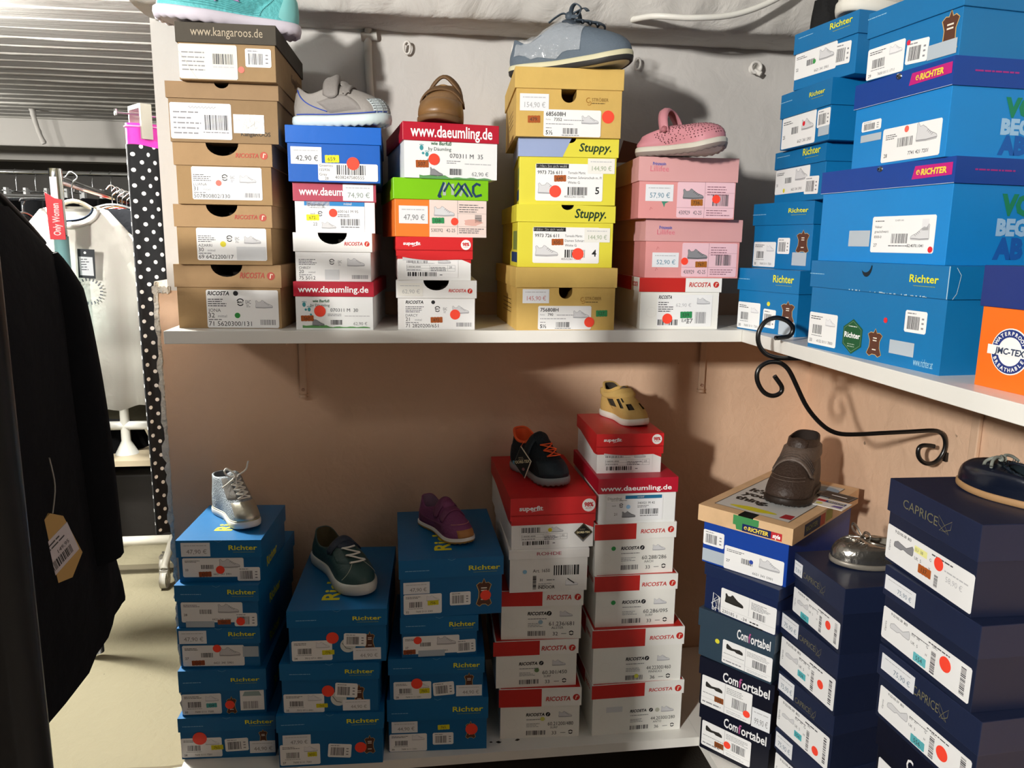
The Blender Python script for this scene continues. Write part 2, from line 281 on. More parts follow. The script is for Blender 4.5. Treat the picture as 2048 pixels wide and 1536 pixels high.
# painted strip on the right wall behind it
mb = MB(); mb.box(-.010, -.0015, -.010, .010, -.05, .12, mat('d4b397', .6, bump=.2))
e2 = empty('shelf_bracket', (XR, YB-.075, 1.06), 0, 'peach painted flat bracket strip on the right wall behind the iron scroll', 'bracket')
mb.build('wall_strip', e2, bevel=.002); mb = MB(); mb.box(-.30, -.0015, -.008, .008, .1315, .139, mat('d4b397', .6, bump=.2)); mb.build('arm', e2)
BOXES=[
['A',0,[-.3456,1.5807,-3.9,.199,.1249,.3,.044,1.225],'ricbrown',[['notch',-.0013,.0304],['txt','RICOSTA',.0232,.099,.0706,.1101,'b4483a','bi'],['rlogo',.0828,.1036,.0077,'b4483a'],['info',-.0442,.0013,.0946,.0759,'ricosta',['32','71 5620300/131','JONA','RICOSTA']],['dot',.0144,.0259,.0054,'2f8f3f']]],
['A',1,[-.3462,1.5701,-1.8,.176,.1133,.3,.042,1.3499],'ricbrown',[['notch',-.0015,.0293],['txt','RICOSTA',.0214,.0868,.0639,.0949,'b4483a','bi'],['rlogo',.074,.0904,.0069,'b4483a'],['info',-.0521,.0084,.0784,.0697,'ricosta',['30','69 6422200/17','AZARRI','']],['dot',-.0031,.0394,.0054,'e6d82c'],['tape',.0217,.0097,.0764,.0349]]],
['A',2,[-.3385,1.5604,-.9,.173,.1121,.3,.041,1.4632],'ricbrown',[['notch',-.0007,.0297],['txt','RICOSTA',.0228,.0865,.0647,.0947,'c0503f','bi'],['rlogo',.0746,.0912,.007,'c0503f'],['info',-.0594,.0089,.0684,.0691,'ricosta',['31','507800802/330','LUANA','']],['dot',-.0109,.0396,.0054,'ff7060']]],
['A',3,[-.3326,1.5541,-.7,.195,.1065,.3,.029,1.5753],'kanb',[['notch',-.0007,.0132],['info',-.0954,.0057,.0135,.0696,'kan',['2']],['tape2',.0168,.0183,.0724,.0519],['txt','KangaROOS',.0294,.0122,.0829,.0212,'3f362c','b']]],
['A',4,[-.3169,1.5331,-1.6,.17,.0973,.3,.034,1.6818],'kang',[['txt','www.kangaroos.de',-.0611,.0724,.0645,.0907,'b5a78f',''],['info',-.0863,.0019,.0175,.0612,'kan',['1']],['bc',.0318,.025,.0775,.0569,0],['dot',.0239,.0198,.0054,'ff7060']]],
['B',0,[-.1415,1.556,-3.1,.15,.0945,.3,.029,1.225],'dae',[['txt','www.daeumling.de',-.069,.0715,.0674,.0861,'ffffff','b'],['barfuss',-.0655,.0026,.0717,.0626,'070311 M  30','62,90 €'],['num',-.0655,.0171,-.041,.0276,'567.','a8551f'],['dot',-.0284,.0366,.0112,'ff4a33']]],
['B',1,[-.1412,1.5583,-1.5,.145,.094,.3,.036,1.3195],'ricwhite',[['notch',-.0002,.0279],['txt','RICOSTA',.0218,.0701,.0572,.0771,'c8281e','bi'],['rlogo',.0656,.0737,.005,'c8281e'],['info',-.0691,.0007,.0716,.0561,'ricosta',['20','75 5012','CHRISY','']],['tape',-.0168,.0036,.0107,.0235]]],
['B',2,[-.1351,1.5598,2.1,.151,.0943,.3,.035,1.4135],'daep',[['txt','www.daeum',-.0668,.0701,.0155,.0851,'ffffff','b'],['price',.0153,.0612,.0731,.0925,'74,90 €','8a9a90'],['info',-.0582,.0021,.0555,.0614,'daeum2',['600161 M 95','22']],['num',-.0547,.0234,-.0308,.0342,'672.','f2e823'],['dot',-.0042,.038,.0079,'ff4a33']]],
['B',3,[-.133,1.5435,.7,.171,.1023,.3,.032,1.5078],'blue28',[['price',-.0799,.0324,-.0232,.0639,'42,90 €','333333'],['num',-.0171,.0367,.0091,.0496,'659.','f2e823'],['info',-.0304,.0029,.0811,.0349,'greenies',['']],['dot',.0348,.0354,.0119,'ff4a33']]],
['C',0,[.0594,1.5525,-2.1,.154,.0987,.3,.035,1.225],'ricwhite',[['notch',-.0007,.0254],['txt','RICOSTA',.024,.0755,.0589,.0818,'c8281e','bi'],['rlogo',.0665,.0782,.005,'c8281e'],['price0',-.0794,.0675,-.0273,.0932,'62,90 €','b5b5b5'],['info',-.0645,.0017,.0761,.0605,'ricosta',['21','71 2820200/651','DARCY','RICOSTA']],['num',-.0121,.0146,.0117,.0253,'472.','a8551f'],['dot',.0369,.0308,.0102,'ff4a33']]],
['C',1,[.0557,1.5519,1.9,.145,.085,.3,.027,1.3237],'sup',[['superfit',-.0613,.067,-.0279,.0769],['badge',.0618,.0703,.0099],['info',-.0584,.006,.0468,.0469,'superfit',['20']],['tape',-.0628,.0386,-.0124,.0574]]],
['C',2,[.0692,1.5521,6.1,.181,.1114,.3,.04,1.4087],'imac',[['imaclogo',-.0064,.077,.0798,.1051],['rectp',-.0235,.0056,.0894,.0735,'ecdcd6'],['info',-.0235,.0051,.0899,.0723,'imac',['530392   42-25']],['price',-.0829,.0251,-.0263,.0589,'47,90 €','777777'],['num',-.0186,.0264,.0056,.0369,'558.','2f8f55'],['dot',.0264,.0303,.0074,'ff4a33']]],
['C',3,[.0887,1.5477,7.1,.182,.1028,.3,.034,1.5201],'dae',[['txt','www.daeumling.de',-.0791,.0723,.0805,.0979,'ffffff','b'],['barfuss',-.0653,-.0015,.0825,.0724,'070311 M  35','62,90 €'],['num',-.0691,.0199,-.0445,.0328,'507.','a8551f'],['dot',-.0339,.0353,.0108,'ff4a33']]],
['D',0,[.3215,1.5414,.9,.204,.1265,.3,.04,1.225],'str',[['notchb',-.0018,.0138],['txt','STRÖBER',.0393,.0614,.0737,.0677,'8a6a30',''],['slogo',.0342,.0626,.0095],['price',-.0901,.0549,-.0356,.0833,'145,90 €','c77a7a'],['info',-.0577,.0012,.053,.0495,'stroeber',['756808H','790','5½']],['num',.063,.0282,.0868,.0403,'527.','2f8f55'],['dot',.0492,.0164,.0105,'ff4a33']]],
['D',1,[.3195,1.5548,-1.4,.195,.1238,.3,.034,1.3515],'stu',[['notch',.002,.0126],['txt','Stuppy.',.0165,.0957,.0809,.1172,'12381f','bi'],['info',-.0668,.0085,.0697,.0801,'stuppy',['4']],['price0',.0384,.0512,.0911,.0795,'144,90 €','9aaa8a'],['num',-.0284,.0447,-.0044,.0567,'650.','a8551f'],['dot',.026,.0274,.0118,'ff4a33']]],
['D',2,[.3203,1.5528,-6,.193,.1284,.3,.036,1.4753],'stu2',[['notch',.0022,.0123],['txt','Stuppy.',.0206,.1005,.0843,.1195,'12381f','bi'],['info',-.0643,.0078,.0704,.0796,'stuppy',['5']],['price0',.0393,.0615,.0932,.0905,'144,90 €','9aaa8a'],['num',-.0272,.0456,-.0032,.0573,'649.','a8551f'],['dot',-.0243,.0262,.0118,'ff4a33']]],
['D',3,[.3166,1.5389,-3.5,.206,.1278,.3,.039,1.6037],'str',[['notchb',-.0009,.0148],['txt','STRÖBER',.0441,.0676,.0768,.0741,'8a6a30',''],['slogo',.0381,.0697,.0105],['price',-.096,.0477,-.0397,.0793,'154,90 €','aaaaaa'],['info',-.0494,-.0006,.0632,.0511,'stroeber',['685608H','7352','5½']],['num',-.0802,.026,-.0562,.0386,'479.','a8551f'],['dot',.0771,.0396,.0121,'ff4a33']]],
['E',0,[.568,1.5581,-1.7,.169,.107,.3,.029,1.225],'ricred',[['rectL',-.0864,.0782,.0093,.1078,'c4261f'],['txt','RICOSTA',.0167,.0887,.0636,.0982,'c8281e','bi'],['rlogo',.0753,.0938,.0063,'c8281e'],['info',-.0485,.0055,.07,.0723,'rico27',['27']],['num',.0022,.0236,.0276,.0367,'539.','2f8f55'],['dot',-.0256,.022,.0108,'ff4a33']]],
['E',1,[.591,1.5608,-.4,.202,.1201,.3,.045,1.332],'lil',[['txt','Prinzessin',-.0752,.0994,-.0483,.1058,'4a62b8','b'],['txt','Lillifee',-.0796,.0881,-.0417,.0985,'e07a8a',''],['info',-.0229,.0027,.0964,.0721,'lillifee',['430929   42-25']],['price',-.0864,.0218,-.0297,.0518,'52,90 €','5a8aa0'],['num',.0068,.0227,.0319,.0341,'767.','a8651f'],['dot',-.0167,.0345,.0076,'ff4a33'],['bud',-.0757,.0608],['bud',-.0767,.0174]]],
['E',2,[.5641,1.5378,-3.8,.198,.12,.3,.047,1.4521],'lil',[['txt','Prinzessin',-.0739,.1037,-.0473,.1099,'4a62b8','b'],['txt','Lillifee',-.0786,.0914,-.041,.1029,'e07a8a',''],['info',-.0207,.0022,.0976,.0742,'lillifee',['430929   42-25']],['price',-.0855,.0341,-.0287,.0667,'57,90 €','5a8aa0'],['num',.0082,.0264,.0326,.0384,'736.','a8651f'],['dot',.0601,.0398,.0084,'ff4a33'],['leaf',-.0463,.0298],['bud',-.0735,.0193]]],
['F',0,[-.3879,1.5458,-3.2,.196,.0976,.3,.032,.305],'rich',[['txt','Richter',.038,.079,.0971,.0897,'e9e32a','b'],['mic',-.0916,.0779,-.0483,'8fc0dd'],['hide',.0734,.0513,.0177],['info',-.0986,.0042,-.0134,.0493,'richter',['28','7600 5111 7201']],['bc',-.0067,.0156,.042,.0456,2],['price',.0445,.0092,.1018,.0375,'44,90 €','888888'],['num',-.0357,.021,-.0107,.0311,'762.','d9d21f'],['dot',-.0584,.0484,.0147,'ff4a33']]],
['F',1,[-.3933,1.5528,-2.8,.174,.1051,.3,.048,.4026],'rich',[['txt','Richter',.0171,.0766,.0765,.0865,'e9e32a','b'],['mic',-.0807,.0777,-.0437,'8fc0dd'],['info',-.0889,.0032,-.0055,.0503,'richter',['30','7600 5111 7200']],['hide',.0153,.0221,.0201],['bc2',.0336,.0089,.0831,.0549],['num',-.0367,.0188,-.0149,.028,'554.','45a5a5'],['dot',.0117,.0228,.0098,'ff4a33']]],
['F',2,[-.3972,1.5604,-4.6,.164,.0917,.3,.035,.5077],'rich',[['txt','Richter',.0199,.0716,.0765,.0829,'e9e32a','b'],['price',-.0853,.0562,-.0251,.0863,'47,90 €','888888'],['info',-.0777,.0044,.0496,.0513,'richter2',['27']],['tape',.0471,.0245,.0798,.0482],['num',-.0594,.0068,-.0327,.0171,'554.','9a4a20'],['dot',-.0058,.0442,.0087,'ff4a33']]],
['F',3,[-.3962,1.5593,-5.7,.166,.0955,.3,.035,.5994],'rich',[['txt','Richter',.0222,.0743,.0804,.0864,'e9e32a','b'],['mic',-.0736,.0751,-.0317,'8fc0dd'],['info',-.0756,.0123,.0507,.057,'richter2',['28']],['tape',-.0674,.0012,-.0087,.0147],['bc',.033,.0034,.0799,.0332,0],['num',-.0018,.008,.0253,.0177,'565.','9a4a20'],['dot',.0457,.0144,.009,'ff4a33']]],
['F',4,[-.3902,1.5724,-4.4,.167,.0929,.211,.037,.6949],'rich',[['txt','Richter',.0201,.07,.0784,.0823,'e9e32a','b'],['price',-.0762,.0582,-.0173,.0883,'47,90 €','888888'],['info',-.076,.0117,.0484,.0535,'richter2',['33']],['bc',.0346,.0025,.0812,.0326,0],['num',-.0438,.0126,-.0181,.0232,'652.','9a4a20'],['dot',.0002,.0274,.0089,'ff4a33']]],
['G',0,[-.1685,1.4965,-2.3,.215,.1207,.3,.038,.305],'rich',[['txt','Richter',.0343,.0965,.1015,.1081,'e9e32a','b'],['mic',-.1003,.0992,-.0525,'8fc0dd'],['hide',.0808,.0446,.0213],['price',-.0987,.0488,-.0412,.0744,'47,90 €','888888'],['info',-.1052,.0046,-.0226,.0524,'richter',['27','7600 5111 7201']],['bc',-.0062,.0176,.0422,.0489,-5],['num',-.0485,.0235,-.0293,.0332,'652.','d9d21f'],['dot',.0618,.0385,.0122,'ff4a33']]],
['G',1,[-.1669,1.5004,-4.4,.198,.1132,.3,.037,.4257],'rich',[['txt','Richter',.0318,.0885,.0919,.0992,'e9e32a','b'],['mic',-.0822,.0891,-.0391,'8fc0dd'],['hide',.0597,.041,.0219],['info',-.0964,.001,-.0129,.0432,'richter',['35','7012 5711 4901']],['wdot',.017,.0313,.0205],['bc',.0103,.0346,.0566,.0666,-4],['price',.0253,.004,.0818,.0284,'44,90 €','999999'],['num',-.0296,.0121,-.0058,.0205,'765.','d9d21f'],['dot',-.0043,.0492,.0129,'ff4a33']]],
['G',2,[-.1483,1.4993,-2.5,.196,.1181,.324,.036,.5389],'rich',[['txt','Richter',.0314,.0933,.0899,.1035,'e9e32a','b'],['mic',-.0828,.0963,-.0418,'8fc0dd'],['hide',.065,.0469,.0198],['info',-.0936,.0064,-.0117,.0505,'richter',['34','7012 5711 4901']],['wdot',.0206,.038,.0198],['bc',.0122,.0357,.0582,.0642,-3],['price',.0306,.0052,.0875,.0316,'44,90 €','999999'],['num',-.0323,.019,-.0075,.0286,'776.','d9d21f'],['dot',-.0106,.0557,.0127,'ff4a33']]],
['H',0,[.0574,1.5186,-3.1,.212,.1264,.3,.051,.305],'rich',[['txt','Richter',.0319,.0916,.0979,.1059,'e9e32a','b'],['mic',-.0992,.0931,-.0641,'8fc0dd'],['hide',.071,.0468,.0209],['price',-.0998,.0457,-.0441,.0722,'44,90 €','888888'],['info',-.1049,-.0024,-.0241,.0425,'richter',['30','7600 5111 2201']],['bc',-.0114,.0143,.0335,.0427,0],['num',-.0004,.0505,.0251,.0611,'765.','d9d21f'],['dot',.073,.0486,.0133,'ff4a33']]],
['H',1,[.0548,1.5157,-3.1,.199,.0968,.3,.037,.4314],'rich',[['txt','Richter',.036,.0717,.0928,.0843,'e9e32a','b'],['mic',-.0917,.0742,-.0521,'8fc0dd'],['hide',.0695,.0456,.0201],['price',.0417,.0042,.0972,.0299,'44,90 €','888888'],['info',-.0917,-.0008,-.0115,.0418,'richter',['28','7600 5111 2201']],['bc',-.0076,.0078,.0376,.0386,4],['num',-.037,.0145,-.0149,.0254,'765.','d9d21f'],['dot',-.0421,.0374,.0121,'ff4a33']]],
['H',2,[.0614,1.5181,-1,.159,.0933,.3,.036,.5282],'rich',[['txt','Richter',.0206,.0679,.076,.0803,'e9e32a','b'],['mic',-.0707,.073,-.0298,'8fc0dd'],['info',-.077,.0082,.0422,.0489,'richter2',['27']],['bc',.0352,.0076,.0769,.037,2],['num',-.0764,.0089,-.0506,.0187,'654.','9a4a20'],['tape',-.0451,.0021,.0113,.0162],['dot',-.0461,.0397,.0085,'ff4a33']]],
['H',3,[.0871,1.5157,1.2,.213,.1297,.289,.041,.6215],'rich',[['txt','Richter',.0356,.1004,.102,.1125,'e9e32a','b'],['mic',-.0966,.1053,-.0467,'8fc0dd'],['hide',.0683,.0493,.0312],['price',-.1004,.0543,-.0459,.0799,'47,90 €','888888'],['info',-.1003,.0087,-.0209,.0529,'richter',['32','7600 5111 2201']],['bc',-.0038,.0237,.0401,.0535,0],['num',-.0504,.0277,-.0275,.0375,'756.','d9d21f'],['dot',.072,.0427,.0114,'ff4a33']]],
['I',0,[.2859,1.5374,-3.5,.178,.1213,.3,.043,.305],'ricred',[['rectL',-.0901,.078,.0024,.117,'c4261f'],['txt','RICOSTA',.0118,.0911,.067,.1015,'c8281e','bi'],['rlogo',.0802,.0988,.0077,'c8281e'],['rw',-.0341,.0045,.0812,.0625,'33','60.21200/480','SURF'],['dot',.0057,.0458,.005,'d8d86a']]],
['I',1,[.2765,1.5443,-1.7,.18,.1127,.3,.034,.4263],'ricred',[['rectL',-.0939,.0781,.0061,.1079,'c4261f'],['txt','RICOSTA',.01,.0883,.0658,.0989,'c8281e','bi'],['rlogo',.0789,.0927,.0075,'c8281e'],['rw',-.0416,.0057,.0748,.0627,'33','60.301/450','SURF'],['dot',.0009,.0404,.0052,'6a8a5a']]],
['I',2,[.286,1.5476,-4,.177,.115,.3,.035,.539],'ricred',[['rectL',-.0881,.0804,.001,.1136,'c4261f'],['txt','RICOSTA',.0104,.094,.0648,.1052,'c8281e','bi'],['rlogo',.0788,.0998,.0073,'c8281e'],['rw',-.0331,.0061,.078,.067,'32','61.236/681','ALSTER'],['dot',-.0019,.0405,.0051,'9ab8c8']]],
['I',3,[.2986,1.5412,-.7,.17,.0979,.3,.021,.654],'rohde',[['txt','ROHDE',-.0271,.085,.0264,.0926,'b03050',''],['rw2',-.0368,.0052,.072,.0621],['dot',-.0523,.0473,.0046,'8fc4e0']]],
['I',4,[.3058,1.5441,1,.18,.1158,.323,.04,.7519],'sup',[['superfit',-.0741,.0864,-.023,.1018],['badge',.077,.0961,.0145],['info',-.0711,.0073,.0384,.0518,'superfit',['32']],['gore',.0672,.0345,.0214],['dot',-.006,.0425,.0045,'e0d020']]],
['J',0,[.508,1.5299,.6,.208,.1251,.3,.033,.305],'ricred',[['rectL',-.1051,.09,.0143,.1139,'c4261f'],['txt','RICOSTA',.024,.1015,.0792,.1097,'c8281e','bi'],['rlogo',.0931,.1055,.0079,'c8281e'],['rw',-.0191,.0061,.0956,.0595,'36','44.20300/280','ANTO'],['dot',.0473,.0532,.0051,'b8b8a8'],['tape',-.0725,.0549,-.0348,.0681]]],
['J',1,[.5037,1.5316,-.5,.204,.1307,.3,.042,.4301],'ricred',[['rectL',-.1033,.0876,.0146,.1224,'c4261f'],['txt','RICOSTA',.0249,.103,.0811,.112,'c8281e','bi'],['rlogo',.094,.1094,.008,'c8281e'],['rw',-.0295,.0033,.0838,.0624,'36','44.22300/460','FINNUCI'],['dot',-.0011,.015,.005,'d8d84a']]],
['J',2,[.4972,1.5436,-.6,.181,.1217,.3,.036,.5608],'ricred',[['rectL',-.0926,.0851,.0066,.1168,'c4261f'],['txt','RICOSTA',.0115,.0944,.068,.1038,'c8281e','bi'],['rlogo',.0814,.1002,.0074,'c8281e'],['rw',-.0332,.0052,.0802,.0634,'33','60.286/095','SURF'],['dot',-.051,.0576,.0052,'2fa050']]],
['J',3,[.491,1.5484,.7,.179,.1188,.3,.036,.6825],'ricred',[['rectL',-.0897,.0823,.0012,.1136,'c4261f'],['txt','RICOSTA',.0109,.0952,.0668,.1043,'c8281e','bi'],['rlogo',.0798,.102,.0072,'c8281e'],['rw',-.0334,.0088,.0792,.0667,'33','60.288/286','AACH'],['dot',-.0479,.0613,.005,'2fa050']]],
['J',4,[.4925,1.5479,.4,.173,.1026,.238,.034,.8013],'dae',[['txt','www.daeumling.de',-.0839,.0734,.0746,.0866,'ffffff','b'],['info',-.0694,.0074,.0571,.0633,'daeum2',['340021 M 42','21']],['dot',-.0206,.0376,.0046,'9ac8ee']]],
['J',5,[.4808,1.5839,-.4,.145,.0897,.198,.03,.9039],'sup',[['superfit',-.0595,.0711,-.0197,.0822],['badge',.0598,.0765,.0112],['info',-.0571,.0046,.0522,.05,'superfit',['23']],['tape',-.0559,.04,-.0047,.0576]]],
['K',0,[.7276,1.4899,-73.3,.169,.1288,.3,.045,1.225],'richr',[['txt','Richter',.0167,.1013,.0731,.1186,'e9e32a','b'],['mic',-.0873,.1058,-.0509,'8fc0dd'],['hide',.0591,.0474,.0193],['info',-.0851,.0029,-.0171,.0582,'richter',['30','7600 5111 7201']],['bc',-.0079,.011,.0276,.0485,-2],['tape',.0385,.0009,.0809,.0281],['dot',.0056,.0593,.0045,'e0d83a']]],
['K',1,[.7662,1.5249,-80.9,.194,.1344,.3,.045,1.3538],'richr',[['txt','Richter',.0212,.1112,.0832,.1217,'e9e32a','b'],['mic',-.1019,.1109,-.0535,'8fc0dd'],['hide',.0692,.0558,.0204],['info',-.0933,.0027,-.016,.0547,'richter',['30','7600 5111 7201']],['bc',-.0105,.0307,.0296,.0631,0],['tape',.0398,.0085,.0841,.0344]]],
['K',2,[.7728,1.4844,-90.1,.197,.1025,.3,.034,1.4882],'richr',[['txt','Richter',.0153,.0837,.0812,.0991,'e9e32a','b'],['mic',-.0928,.0918,-.0376,'8fc0dd'],['info',-.0974,.0175,.043,.0671,'richter2',['31']],['bc',.0271,.0114,.0795,.0448,-2],['dot',-.0577,.0242,.0042,'e0d83a']]],
['K',3,[.7571,1.4491,-88.7,.178,.1068,.3,.046,1.5907],'richr',[['txt','Richter',.0162,.0837,.0701,.0934,'e9e32a','b'],['mic',-.0957,.0906,-.0475,'8fc0dd'],['info',-.0836,.0012,.0421,.0602,'richter2',['25']],['bc',.0465,.0253,.0893,.057,0],['tape',.0535,.0098,.0904,.0263],['dot',-.0005,.0406,.0044,'e02030']]],
['K',4,[.7626,1.4057,-81.5,.171,.1027,.3,.037,1.6975],'richr',[['txt','Richter',.0141,.0854,.073,.0978,'e9e32a','b'],['mic',-.0757,.0922,-.0329,'8fc0dd'],['info',-.0859,.0187,.035,.0675,'richter2',['22']],['bc',.0306,.0213,.0716,.0583,-3],['dot',-.0264,.0424,.0041,'3a9a4a']]],
['L',0,[.7219,1.1255,-85.1,.313,.1513,.3,.045,1.225],'richr',[['notchs',-.0124,.0117],['txt','Richter',.0837,.1247,.1403,.1379,'e9e32a','b'],['mic',-.161,.1285,-.1205,'8fc0dd'],['txt','www.richter.at',.105,.0065,.1434,.0189,'9fd0e5',''],['info',-.1562,.0067,-.0774,.0623,'richter',['33','4152 0111 7800']],['hex',-.0362,.0319,.0182],['hide2',.0183,.0291,.0156],['bc',.0796,.0536,.1231,.0856,0],['tape',.0523,.018,.1038,.0386],['dot',.0383,.066,.0042,'e02a35']]],
['L',1,[.7352,1.1471,-82.6,.281,.1493,.3,.036,1.3763],'richb',[['nail',-.0018,.1435],['rectR',.0646,.1231,.1385,.1417,'c2187a','RICHTER'],['tape',-.0641,.0251,-.0151,.0504],['info',-.0113,.0162,.1174,.0713,'boot',['27']],['dot',.1117,.0217,.0045,'e02a35']]],
['L',2,[.7373,1.1252,-86.8,.212,.1325,.3,.038,1.5256],'richb',[['rectR',.0207,.1087,.106,.1253,'c2187a','RICHTER'],['nail',-.0014,.1265],['bc',-.0862,.0565,-.0383,.0725,0],['info',-.0309,.0038,.0952,.0539,'richter3',['28','7741 421 7201']],['dot',.0228,.0481,.0047,'ff6a5a'],['tape',-.0864,.0404,-.0358,.0516]]],
['L',3,[.7363,1.1105,-83.1,.183,.1012,.3,.038,1.6581],'richr',[['mic',-.0948,.0916,-.0544,'8fc0dd'],['hide',.0717,.0457,.0262],['info',-.0908,-.0019,-.0112,.0469,'richter',['29','7600 0111 1711']],['bc',-.0075,.0068,.0355,.0389,-3],['tape',.035,.0048,.0875,.0247],['dot',-.0041,.0385,.0037,'e02a45']]],
['N',0,[.6827,1.4039,-51,.158,.1096,.235,.036,.305],'comf',[['comft',-.023,.0828,.09],['info',-.0745,.0096,.0402,.0685,'comfy',['']],['num',-.0427,.0192,-.0212,.0312,'556.','8a4a20'],['dot',-.0133,.0362,.008,'ff4a33']]],
['N',1,[.6768,1.3995,-49.2,.161,.1117,.235,.039,.4146],'comf',[['comft',-.0281,.0766,.0867],['info',-.0761,.0024,.0381,.0715,'comfy',['']],['price',.0393,-.0219,.0791,.0446,'99,90 €','888888'],['num',-.0452,.0207,-.0243,.0327,'556.','8a4a20'],['dot',.0277,.022,.0077,'ff4a33']]],
['N',2,[.671,1.4043,-52.3,.167,.1088,.235,.04,.5263],'comfg',[['comft',.0044,.0784,.0927],['info',-.0275,.0053,.0888,.0576,'comfy',['']],['dot',-.0404,.0469,.0052,'e0d83a']]],
['N',3,[.6734,1.4027,-56.4,.167,.1,.235,.025,.6351],'navy',[['scrib',-.0673,-.0023,-.0425,.0442],['info',-.0436,.0029,.0867,.0591,'comfy2',['230185 1   -34']]]],
['N',4,[.679,1.412,-50.8,.185,.1272,.335,.0343,.7351],'style',[['notch',.0034,.0162],['greenp',-.023,.105,.0322,.1205],['rectR2',-.0023,.0895,.059,.1015,'14245e','RICHTER'],['rectR2',.0589,.0938,.0814,.1083,'c22a33','style'],['bc',-.0937,.04,-.0444,.0732,0],['tape',-.094,.0037,-.039,.031],['info',-.0417,-.0027,.0865,.0516,'richter2',['27']],['dot',.0182,.031,.0043,'2a48a8']]],
['O',3,[.754,1.251,-87.7,.16,.1276,.3,.049,.6845],'cap',[['capr',-.049,.0965,.0247],['price',-.1272,.0866,-.0517,.1134,'75,90 €','7a8a9a'],['info',-.1188,.0076,.0753,.0577,'caprice',['41']],['num',-.0497,.0078,-.0216,.0198,'556.','58b8c0'],['dot',.0398,.0369,.0081,'ff4a33']]],
['O',2,[.7491,1.2574,-83,.168,.1229,.3,.046,.5616],'cap',[['capr',-.0275,.0988,.0384],['price',-.0976,.0908,-.0303,.1212,'75,90 €','7a8a9a'],['info',-.091,.0082,.0816,.0707,'caprice',['38']],['num',-.0251,.0192,-.001,.0312,'556.','58b8c0'],['dot',.0417,.0385,.0084,'ff4a33']]],
['O',1,[.7511,1.2551,-78.9,.152,.1206,.3,.043,.441],'cap',[['capr',-.0258,.0861,.0319],['price',-.0892,.0835,-.0298,.1166,'75,90 €','7a8a9a'],['info',-.0812,-.0001,.0705,.0678,'caprice',['39']],['num',-.0225,.013,-.0013,.025,'556.','58b8c0'],['dot',.0363,.019,.0087,'ff4a33']]],
['O',0,[.7517,1.2516,-77.6,.145,.1204,.3,.046,.3206],'cap',[['price',-.0847,.0806,-.0232,.1138,'75,90 €','7a8a9a'],['info',-.0814,-.0002,.0744,.0659,'caprice',['40']]]],
['P',2,[.7156,.9248,-91.7,.19,.1274,.3,.05,.9336],'cap',[['capr',-.0605,.101,.0441],['info',-.0968,.0046,.1007,.0576,'caprice2',['38']],['num',-.0156,.0149,.0124,.0269,'137.','b05a20'],['dot',.0255,.0435,.0094,'ff4a33']]],
['P',1,[.7122,.9043,-88.6,.186,.1228,.3,.046,.8108],'cap',[['price',-.0919,.0867,-.0246,.1092,'75,90 €','7a8a9a'],['info',-.0935,.009,.0879,.059,'caprice',['38']],['num',-.0197,.0119,.0059,.0239,'554.','6ac0c8'],['dot',.0415,.0387,.0107,'ff4a33']]],
['P',0,[.7128,.8911,-86.8,.193,.1158,.3,.048,.695],'cap',[['capr',-.0226,.0881,.045],['price',-.0906,.0802,-.02,.1061,'75,90 €','7a8a9a'],['info',-.0905,.0066,.0904,.0532,'caprice',['37']],['num',-.019,.0086,.0086,.0206,'556.','5ab0b8'],['dot',.0402,.0292,.0105,'ff4a33']]],
]
# ---------------------------------------------------------------- shoe boxes
STY = {  # lid colour, body colour, kraft?, inner
 'ricbrown': ('aa8b66', 'a4865f', 1), 'kanb': ('9c8162', '967c5c', 1), 'kang': ('504b43', '9e8360', 1), 'dae': ('b8152f', 'f1f3f2', 0), 'daep': ('b54a5e', 'eeeef2', 0),
 'ricwhite': ('eeedea', 'efeeec', 0), 'blue28': ('0b62c4', '0a5cba', 0), 'sup': ('cf2226', 'f0f0ee', 0), 'imac': ('7cc40a', 'f08030', 0), 'str': ('d2b064', 'd0ad62', 1),
 'stu': ('e0d644', 'ddd340', 0), 'stu2': ('e0d644', 'ddd340', 0), 'ricred': ('f2f1ec', 'f0efe8', 0), 'lil': ('dca5a4', 'd48c8b', 0), 'rich': ('0c679f', '0a6299', 0),
 'richr': ('0d70ab', '0d72ae', 0), 'richb': ('083e94', '1183cc', 0), 'rohde': ('f0efec', 'eeede9', 0), 'comf': ('0b0f22', '0b0e1e', 0), 'comfg': ('2f4150', '2f4251', 0),
 'navy': ('13244a', '12224a', 0), 'style': ('d8b48a', '0f3f9c', 0), 'cap': ('1a2440', '161f38', 0), 'jmac': ('1e3378', 'f2701c', 0), 'jmac2': ('7cc40a', 'f2701c', 0)}
BLK, DGR, MGR, LGR = '1a1a1c', '4a4a4e', '8b8b8f', 'bdbdc0'
SHOE_SIDE = [(0, .10), (.02, .04), (.5, .02), (.97, .06), (1, .16), (.97, .30), (.86, .40), (.70, .50), (.56, .66), (.44, .84), (.38, .88), (.30, .70), (.16, .66), (.06, .86), (.01, .80), (.03, .5)]
